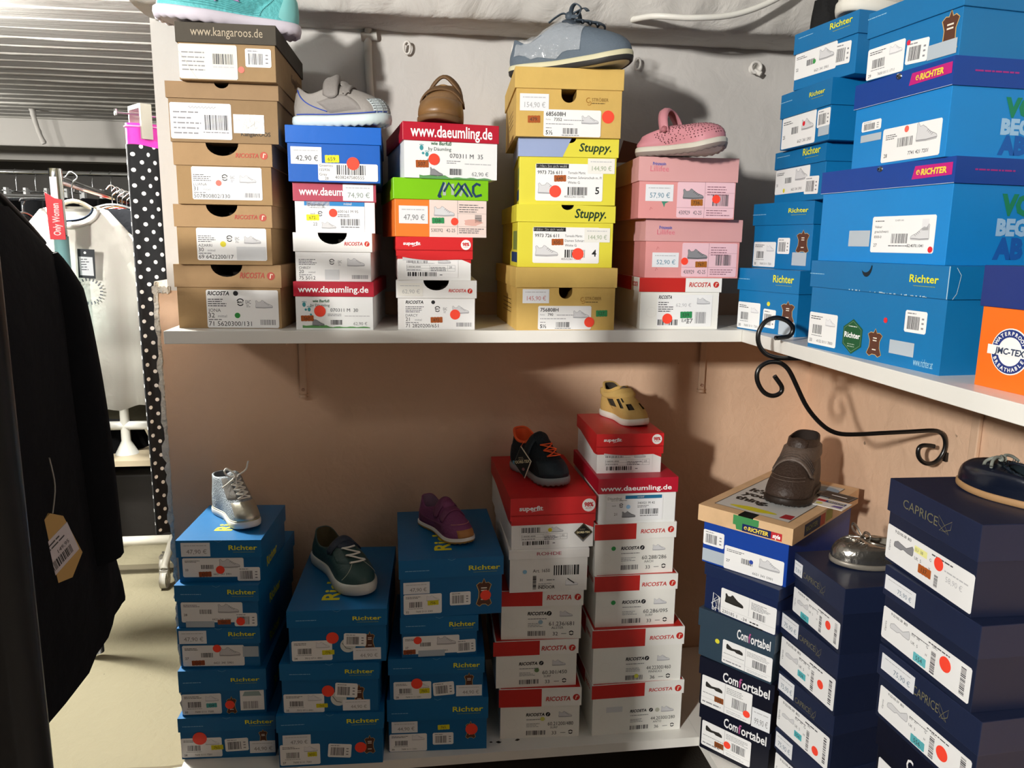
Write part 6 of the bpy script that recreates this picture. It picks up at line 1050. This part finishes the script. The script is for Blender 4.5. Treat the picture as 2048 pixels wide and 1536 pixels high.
mb = MB(); mb.tube([(.485, 0, 1.505), (.66, -.39, 1.53)], .013, BKM, 12); mb.build('crossbar', rk)
mb = MB(); mb.tube([(-.62, 0, .03), (-.62, 0, 1.51)], .016, BKM, 14); mb.build('post', rk)
mb = MB(); mb.tube([(-.62, -.25, .02), (-.62, .25, .02)], .018, BKM, 12); mb.build('foot', rk)
g0 = None
for i, x in enumerate((-.505, -.60, -.70, -.81, -.92, -1.04, -1.18, -1.33)):  # only the first jacket is in view; the rest are added to block light
    lab = 'black jacket with a cream hang tag, nearest the shoe shelves in the left foreground' if i == 0 else 'dark jacket hidden behind the tagged one, added to block lamp light'
    g = garment('jacket', lab, (x, 1.035, 0), pi/2, .165, 1.436, .785, DARK if i % 2 == 0 else cloth('0a0d18', .9), .065, .034, .128, seed=i, group=None if i == 0 else 'dark jackets added behind the tagged one to block light', neck=.045, folds=.004)
    hanger(g, 1.445, .14, mat('101010', .5), hz=.045)
    if i == 0: g0 = g
rackx = empty('clothes_rack', (-1.0, .60, 0), 0, 'thick black rack post at the left edge, with an added unseen rail', 'clothes rack')
mb = MB(); mb.tube([(-.62, 0, 1.565), (.66, 0, 1.565)], .013, BKM, 12); mb.build('rail', rackx)  # unseen rail, added to carry the coats that block light
mb = MB(); mb.tube([(.68, 0, .0), (.68, 0, 1.58)], .030, BKM, 28); mb.build('post', rackx)
mb = MB(); mb.tube([(-.62, 0, 0), (-.62, 0, 1.58)], .016, BKM, 14); mb.build('post', rackx)
garment('light_blocker', 'unseen black cloth column added by the thick rack post to block light', (-.435, .58, 0), pi/2, .20, 1.20, .001, DARK, .03, .046, .0, seed=60, neck=.15, folds=.004, sleeves=False, cat='light blocker')  # unseen cloth form, added to keep lamp light off the lower boxes
for i in range(9):  # unseen coats, added to keep the lower left boxes in shade
    g = garment('coat', 'long dark coat added unseen beyond the left edge to shade the lower boxes', (-.550-i*.11, .60, 0), pi/2, .20, 1.495, .50, DARK, .035, .046, .02, seed=90+i, group='long dark coats added to block light', neck=.10, folds=.004, sleeves=False)
    hanger(g, 1.50, .16, mat('101010', .5), hz=.055)
tg = empty('price_tag', (-.462, 1.048, 1.03), 0, 'cream cardboard hang tag with barcode sticker hanging on the black jacket', 'tag'); tg.rotation_euler = (radians(4), 0, radians(72))
fr = Fr((0, 0, 0), (1, 0, 0), (0, 0, 1)).sub(0, -.046, 24); mb = MB()
mb.prism(fr, [(-.030, -.034), (.0, -.052), (.030, -.034), (.026, .040), (.010, .060), (-.014, .058), (-.030, .036)], -.003, 0, mat('a98a54', .7)); mb.build('card', tg)
mb = MB(); mb.prism(fr, [(-.026, -.024), (.027, -.024), (.027, .028), (-.026, .028)], 0, .0006, paper('b9b4b8')); mb.lines(fr, -.02, .018, .020, .003, ink('3a3a3c'), .0009, 2); mb.text(fr, '149,95', -.004, .000, .006, ink('2a2a2c'), .0009); mb.bars(fr, -.020, -.018, .018, -.004, ink('222224'), .0009); mb.build('barcode_sticker', tg)
mb = MB(); mb.tube(smooth([(-.012, -.001, .012), (-.010, -.004, .05), (-.018, -.004, .09)], 5), .0010, mat('8a8a86', .5), 6); mb.build('string', tg)
# white t-shirt on the front of the chrome rack
TW = mat('d2d0c6', .8, bump=.15, bscale=40); cx_ = -1.135
ts = empty('t_shirt', (cx_*.93, 2.70, .098), 0, 'white t-shirt with a small round print, hanging at the front of the chrome rack', 't-shirt'); ts.scale = (.93, .93, .93); mb = MB(); rows = []; n = 60
hang = [(1.502, .075, .02), (1.490, .11, .035), (1.432, .16, .045), (1.375, .205, .052), (1.325, .226, .06), (1.27, .236, .065), (1.2, .236, .068), (1.05, .236, .07), (.92, .238, .072), (.83, .238, .074), (.80, .236, .074)]
for i, (z, w, d) in enumerate(hang):
    r = []
    for k in range(n):
        a = 2*pi*k/n; c_, s_ = cos(a), sin(a); x = w*(abs(c_)**.75)*(1 if c_ > 0 else -1); y = d*.8*(abs(s_)**.8)*(1 if s_ > 0 else -1); q = max(0, (i-3)/7)
        y += .016*q*sin(x*42+1)+.010*q*sin(x*88)+.004*sin(x*30+z*12)*(i > 3); zz = z-(.05*max(0, 1-abs(x)/.09)**1.0 if i < 2 and s_ < 0 else 0)+(.008*sin(x*40) if i > 9 else 0); r.append(Vector((x, y, zz)))
    rows.append(r)
mb.grid(rows, TW, closed=True); mb.build('body', ts)
for sg in (1, -1):
    mb = MB(); rows = []
    for i in range(8):
        f = i/7; c = Vector((sg*(.195+.075*f), 0, 1.322-.20*f)); rows.append([c+Vector((sg*.040*cos(2*pi*k/20)*(1+.2*f)*.9, .05*sin(2*pi*k/20), .055*cos(2*pi*k/20)*(1-.2*f)*.5*(1 if sg > 0 else 1))) for k in range(20)])
    mb.grid(rows, TW, closed=True); mb.build('sleeve', ts)
def collar_arc(r, dz, n=16, y=-.056): return [Vector((r*sin(a), y*(1-.5*abs(sin(a))), 1.492-dz*cos(a))) for a in [(-pi/2+pi*i/n) for i in range(n+1)]]
mb = MB(); mb.tube(collar_arc(.088, .060), .007, TW, 8); mb.build('collar', ts)
mb = MB(); mb.tube([p+Vector((0, -.001, .006)) for p in collar_arc(.072, .046)], .004, mat('1c2d44', .8), 8); mb.build('neck_tape', ts)
mb = MB(); A_ = collar_arc(.070, .045); mb.add([p+Vector((0, -.0005, 0)) for p in A_], [tuple(range(len(A_)))], mat('8e8c84', .9)); mb.build('neck_opening', ts)  # inside of the neckline, its shade put into the grey
fr = Fr((0, -.0635, 0), (1, 0, 0), (0, 0, 1)); mb = MB()
for k in range(22):
    a = 2*pi*k/22; mb.stroke(fr, [(.055+.036*cos(a), 1.215+.036*sin(a)), (.055+.046*cos(a), 1.215+.046*sin(a))], .0045, ink('6a6e74'), .013)
mb.build('round_print', ts)
hg = MB(); hg.tube(smooth([(-.19, 0, 1.392), (-.10, 0, 1.462), (0, 0, 1.520), (.10, 0, 1.462), (.19, 0, 1.392)], 6), .013, mat('e6dcc4', .5), 10, flat=.6); o = hg.build('hanger', ts)
hg = MB(); hg.tube(smooth([(0, 0, 1.52), (0, 0, 1.575), (.02, 0, 1.60), (0, 0, 1.618), (-.018, 0, 1.600)], 5), .0025, CHR, 8); hg.build('hook', o)
tt = empty('swing_tag', (-1.0, 2.612, 1.272), 0, 'dark swing tag with white label pinned to the white t-shirt', 'tag'); mb = MB(); fr = Fr((0, 0, 0), (1, 0, 0), (0, 0, 1)); mb.prism(fr, [(-.025, 0), (.025, -.003), (.028, .088), (-.022, .090)], -.002, 0, ink('2a2e33')); mb.build('card', tt)
mb = MB(); mb.prism(fr, [(-.019, .008), (.021, .006), (.021, .064), (-.019, .066)], 0, .0006, paper('d8dce0')); mb.lines(fr, -.014, .014, .056, .004, ink('5a5e64'), .0009, 5); mb.disc(fr, .0, .078, .004, paper(), .0009, 10); mb.build('paper_label', tt)
# chrome rack A going back from the t-shirt
ra = empty('clothes_rack', (-1.045, 2.56, 0), 0, 'chrome clothes rack running back from the taped post, crowded with hangers', 'clothes rack')
mb = MB(); mb.tube([(0, 0, .02), (0, 0, 1.60)], .018, CHR, 18); mb.build('post', ra)
mb = MB(); mb.tube([(0, 0, 1.572), (-.10, .45, 1.572), (-.42, 2.1, 1.572)], .013, CHR, 12); mb.build('rail', ra)
mb = MB(); mb.tube([(-.42, 2.1, .02), (-.42, 2.1, 1.59)], .016, CHR, 14); mb.build('post', ra)
mb = MB(); mb.tube([(0, 0, 1.10), (0, 0, 1.40)], .0205, mat('8cc0c4', .25), 18); mb.build('glass_sleeve', ra)
rb_ = empty('ribbon', (-1.045, 2.56, 1.39), 0, 'red sash with white lettering wrapped on the chrome rack post', 'ribbon'); mb = MB(); fr = Fr((0, -.0225, 0), (1, 0, 0), (0, 0, 1))
mb.prism(fr, [(-.022, 0), (.022, 0), (.021, .118), (.0, .122), (-.026, .138)], -.003, 0, mat('cf1f2c', .5)); mb.text(fr, 'Only Women', .010, .012, .020, ink('f0d0d0'), .0006, 'l', .02, 0, .095, 90); mb.build('sash', rb_)
mb = MB(); mb.prism(Fr((0, -.019, 0), (1, 0, 0), (0, 0, 1)), [(-.010, 1.50), (.010, 1.50), (.010, 1.575), (-.010, 1.575)], 0, .001, paper('d8dde0')); mb.text(Fr((0, -.0202, 0), (1, 0, 0), (0, 0, 1)), 'SALE', .006, 1.51, .010, ink('5a6a8a'), .0006, 'l', 0, 0, .05, 90) if 0 else None; mb.build('paper_strip', ra)
cols = ['15171c', 'd88a3a', 'c82a28', '22242a', 'd49a4c', 'b8b4a8', 'c83a30', 'e0cfa0', '24262c', 'd8852e', 'a82828', '30343c', 'c8a878', '1b1d22']
for i, c_ in enumerate(cols):
    f = (i+3.2)/17.5; x = -1.045-.42*f; y = 2.56+2.1*f; half = .20
    g = garment('sweater', 'colourful top on a chrome hanger, packed on the rack behind the white t-shirt', (x+.10, y, 0), radians(8), half, 1.497, .95, cloth(c_), .06, .022, .01, seed=20+i, group='tops on the chrome rack behind the t-shirt', neck=.05, sleeves=False)
    hanger(g, 1.500, .19, mat('b8bcc0', .25, .9), hz=.062)
# rack B, left of the t-shirt, dark clothes
rackframe('chrome rail with dark clothes at the far left behind the black jacket', -2.6, -1.36, 3.35, 1.548)
for i in range(11):
    g = garment('sweater', 'dark top on a hanger at the far left rail', (-2.5+i*.10, 3.35, 0), radians(80+random.uniform(-8, 8)), .20, 1.475, .85, cloth(['14161c', '20242e', '0c0d10', '2e2a2c'][i % 4]), .06, .025, .01, seed=40+i, group='dark tops on the far left rail', neck=.05, sleeves=False)
    hanger(g, 1.478, .18, mat('c8ccd0', .2, .9), hz=.055)
# far rack D
rackframe('long chrome rail along the far end of the room', -3.2, -.75, 5.0, 1.765)
for i in range(22):
    g = garment('trousers', 'dark trousers clipped on the far rail', (-3.1+i*.105, 5.0, 0), radians(84+random.uniform(-10, 10)), .13, 1.62, .75, cloth(['101216', '1c1e24', '26262a', '08090b', '3a3c40'][i % 5]), .01, .03, .02, seed=70+i, group='dark trousers on the far rail', neck=.11, sleeves=False)
    mb = MB(); mb.tube([(-.12, 0, 1.655), (.12, 0, 1.655)], .004, CHR, 8); o = mb.build('hanger', g)
    mb = MB(); mb.tube(smooth([(0, 0, 1.655), (0, 0, 1.72), (.016, 0, 1.765), (0, 0, 1.782), (-.016, 0, 1.765)], 4), .0022, CHR, 8); mb.build('hook', o)
    for sg in (-.09, .09): mb = MB(); mb.box(sg-.012, sg+.012, -.008, .008, 1.59, 1.672, mat('c4c6c6', .4)); mb.build('clip', o)
# polka dot trousers with pink waistband
def polka():
    m = bpy.data.materials.new('polka_dots'); m.use_nodes = True; nt = m.node_tree; N = nt.nodes; Lk = nt.links; b = N['Principled BSDF']; b.inputs['Roughness'].default_value = .8
    tc = N.new('ShaderNodeTexCoord'); mp = N.new('ShaderNodeMapping'); mp.vector_type = 'POINT'; mp.inputs['Rotation'].default_value = (0, 0, radians(45)); v = N.new('ShaderNodeTexVoronoi'); v.voronoi_dimensions = '2D'; v.inputs['Randomness'].default_value = 0; v.inputs['Scale'].default_value = 36
    lt = N.new('ShaderNodeMath'); lt.operation = 'LESS_THAN'; lt.inputs[1].default_value = .19; mx = N.new('ShaderNodeMix'); mx.data_type = 'RGBA'; mx.inputs[6].default_value = hexc('0c0d12'); mx.inputs[7].default_value = hexc('f4f4f2')
    Lk.new(tc.outputs['UV'], mp.inputs[0]); Lk.new(mp.outputs[0], v.inputs['Vector']); Lk.new(v.outputs['Distance'], lt.inputs[0]); Lk.new(lt.outputs[0], mx.inputs[0]); Lk.new(mx.outputs[2], b.inputs['Base Color']); return m
tr = empty('polka_dot_trousers', (-.628, 2.24, 0), radians(38), 'black trousers with white polka dots and a neon pink waistband, beside the wall end', 'trousers')
def leg(z0, z1, m, name, w=.098, d=.030, K=30):
    mb = MB(); rows = []; n = 49; per = 0
    for i in range(K):
        f = i/(K-1); z = z1+(z0-z1)*f; r = []; q = min(1, (1.68-z)*2.5)
        for k in range(n):
            a = 2*pi*k/(n-1)+pi/2; c_, s_ = cos(a), sin(a); x = w*(abs(c_)**.8)*(1 if c_ > 0 else -1); y = d*(abs(s_)**.8)*(1 if s_ > 0 else -1)
            y += q*(.013*sin(x*75+z*1.2)); r.append(Vector((x, y, z+.004*sin(x*50)*(f > .97))))
        rows.append(r)
    mb.grid(rows, m); o = mb.build(name, tr); me = o.data; uv = me.uv_layers.new(name='uv'); L_ = [0]
    for k in range(1, n): L_.append(L_[-1]+(rows[K//2][k]-rows[K//2][k-1]).length)
    for p in me.polygons:
        for li in p.loop_indices: vi = me.loops[li].vertex_index; uv.data[li].uv = (L_[vi % n], rows[vi//n][0].z)
    return o
leg(.575, 1.635, polka(), 'leg', .105); leg(1.632, 1.688, mat('e63bb8', .6, bump=.2), 'waistband', .103, .031, 6)
mb = MB(); 
for zz in (1.680,): mb.tube([Vector((.1045*(abs(cos(a))**.8)*(1 if cos(a) > 0 else -1), .0330*(abs(sin(a))**.8)*(1 if sin(a) > 0 else -1), zz)) for a in [2*pi*k/40 for k in range(40)]], .0024, mat('f3a0dc', .6), 6, closed=True)
mb.build('waistband_stripe', tr)
mb = MB(); mb.tube([(-.125, 0, 1.712), (.20, 0, 1.712)], .0025, mat('d8dcdc', .3, .8), 8); mb.tube([(-.125, 0, 1.704), (-.125, 0, 1.720)], .004, mat('d8dcdc', .3, .8), 8); hgo = mb.build('clip_hanger', tr)
for x_, c_ in ((-.066, 'a8a498'), (.045, '8a5a40')): mb = MB(); mb.box(x_-.014, x_+.014, -.042, -.034, 1.648, 1.735, mat(c_, .4)); mb.box(x_-.014, x_+.014, -.034, .036, 1.725, 1.735, mat('d8d8d4', .3, .5)); mb.box(x_-.014, x_+.014, .034, .040, 1.660, 1.735, mat(c_, .4)); mb.build('clip', hgo)
mb = MB(); mb.tube([(.075, 0, 1.712), (.075, 0, 1.79), (.075, .015, 1.81), (.075, .03, 1.79)], .0025, CHR, 8); mb.build('hook', hgo)
rc = empty('clothes_rack', (-.10, 2.30, 0), 0, 'chrome clothes rack mostly hidden behind the wall, carrying the polka dot trousers', 'clothes rack'); mb = MB(); mb.tube([(-.50, 0, 1.80), (.6, 0, 1.80)], .012, CHR, 12); mb.build('rail', rc); mb = MB(); mb.tube([(.6, 0, 0), (.6, 0, 1.81)], .014, CHR, 12); mb.build('post', rc); mb = MB(); mb.tube([(-.43, 0, 1.80), (-.43, 0, 0)], .014, CHR, 12); mb.build('post', rc)
# white rolling base behind the wall end
rw_ = empty('rolling_rack_base', (-1.1, 3.12, 0), 0, 'white tubular rack base on casters, just left of the wall end', 'clothes rack'); WP = mat('c6c2b4', .4)
mb = MB(); mb.tube([(-.55, .1, .155), (.12, .1, .155)], .020, WP, 14); mb.build('base_bar', rw_); mb = MB(); mb.tube([(.12, .1, .17), (.115, -.02, .09), (.115, -.03, .08)], .015, WP, 12); mb.tube([(.12, .1, .155), (.12, .45, .09)], .015, WP, 12); mb.build('foot', rw_); mb = MB(); mb.tube([(.14, .1, .15), (.16, .1, 1.5)], .014, WP, 12); mb.build('post', rw_)
mb = MB(); mb.tube([(-.55, .1, .155), (-.55, .1, .01)], .016, WP, 12); mb.build('foot', rw_)
caster(rw_, .115, -.03, .036, .012); caster(rw_, .07, .12, .036, .012); caster(rw_, .12, .46, .036, .012)
# low table with beige top and dark bins
tb = empty('low_table', (-1.25, 3.75, 0), 0, 'low table with pale top under the white t-shirt, between the racks', 'table'); mb = MB(); mb.box(-.45, .40, -.28, .35, .405, .43, mat('b5a88e', .5)); mb.build('table_top', tb)
for sx in (-.42, .37):
    for sy in (-.25, .32): mb = MB(); mb.box(sx-.015, sx+.015, sy-.015, sy+.015, 0, .405, mat('2a2622', .5)); mb.build('leg', tb)
mb = MB(); mb.box(-.34, .34, -.22, .22, 0, .34, mat('16120f', .7, bump=.1)); o = mb.build('storage_bin', bevel=.01); o.location = (-1.27, 3.78, 0.001); tag(o, 'dark brown storage bin standing under the low table', 'bin')
mb = MB(); rows = [[Vector(((.20+.02*sin(k))*cos(2*pi*k/26)*(1-f*.2), (.14+.01*sin(k*2))*sin(2*pi*k/26)*(1-f*.2), .11*f)) for k in range(26)] for f in (0, .3, .7, .95, 1)]; mb.grid(rows, cloth('0d0d10')); mb.add(rows[-1], [tuple(range(26))], cloth('0d0d10')) if 0 else None; mb.grid(rows, cloth('0d0d10'), closed=True); mb.add(rows[-1], [tuple(range(26))], cloth('0d0d10')); o = mb.build('folded_sweater'); o.location = (-1.42, 3.72, .4305); tag(o, 'black folded sweater lying on the low table', 'sweater')
mb = MB(); mb.tube([(0, 0, 0), (0, 0, .06), (0, 0, .35)], [.05, .02, .018], mat('c8c8c0', .3), 16); mb.tube([(-.16, 0, .13), (.16, 0, .13)], .02, mat('d0d0ca', .3), 12); o = mb.build('display_stand'); o.location = (-1.27, 3.60, .4305); tag(o, 'white plastic display stand on the low table below the t-shirt', 'display stand')
# hook on the ceiling, wall conduit, cable, wall hooks
mb = MB(); hz = 2.15; mb.tube(smooth([(0, 0, 0), (.01, -.01, -.05), (.02, .0, -.11), (.035, .0, -.16), (.05, 0, -.20)], 3), [.020, .016, .017, .014, .015, .014, .013, .016, .013, .014, .015, .018, .012], WB, 10); o = mb.build('ceiling_hook'); o.location = (-2.22, 5.2, 2.15); tag(o, 'white painted hook hanging from the far ceiling', 'hook')
mb = MB(); mb.tube(smooth([(-.075, 1.872, 1.905), (-.080, 1.872, 1.84), (-.078, 1.872, 1.75), (-.070, 1.872, 1.66), (-.068, 1.872, 1.52)], 5), .0085, mat('cfccc6', .5, bump=.1), 12); mb.tube([(-.095, 1.872, 1.850), (-.060, 1.872, 1.853)], .010, mat('c8c5be', .5, bump=.3), 10); o = mb.build('cable_conduit'); tag(o, 'white painted cable conduit running down the back wall beside the grey sneaker', 'conduit')
mb = MB(); mb.tube(smooth([(.475, 1.80, 1.886), (.52, 1.69, 1.875), (.60, 1.66, 1.868), (.70, 1.665, 1.882), (.80, 1.67, 1.925), (.90, 1.68, 2.00), (.96, 1.70, 2.10), (.98, 1.70, 2.155)], 5), .0062, mat('e4e2da', .4), 12); o = mb.build('power_cable'); tag(o, 'white power cable drooping from the ceiling beam', 'cable')
def wall_ring(x, z, lab, s=1, cup=False):
    mb = MB(); M_ = mat('dedbd5', .5, bump=.3)
    if cup: mb.tube([(0, 0, 0), (.004, -.016, -.003)], [.013*s, .011*s], M_, 14); mb.tube([Vector((.0125*cos(a), -.018, .0125*sin(a))) for a in [2*pi*k/16 for k in range(16)]], .0038, M_, 8, closed=True); mb.tube([(-.006, -.010, -.004), (.012, -.022, -.016)], .006, M_, 8)
    else: mb.tube([(0, 0, .006), (0, -.010, .004)], .005, M_, 8); mb.tube([Vector((.0075*s*cos(a), -.013-.003*sin(a), -.006+.013*s*sin(a))) for a in [2*pi*k/18 for k in range(18)]], .0026, M_, 8, closed=True)
    o = mb.build('wall_hook'); o.location = (x, 1.879, z); tag(o, lab, 'hook')
from_px = {'a': (.0, 1.842), 'b': (.545, 1.797), 'c': (.852, 1.795), 'd': (.235, 1.815)}
wall_ring(.007, 1.836, 'small painted ring hook on the white wall above the brown bootie'); wall_ring(.546, 1.824, 'small painted ring hook on the white wall right of the lace up shoe', .9); wall_ring(.255, 1.842, 'small painted ring hook half hidden by the heel of the lace up shoe'); wall_ring(.838, 1.822, 'larger painted screw socket on the white wall near the corner', 1, True)
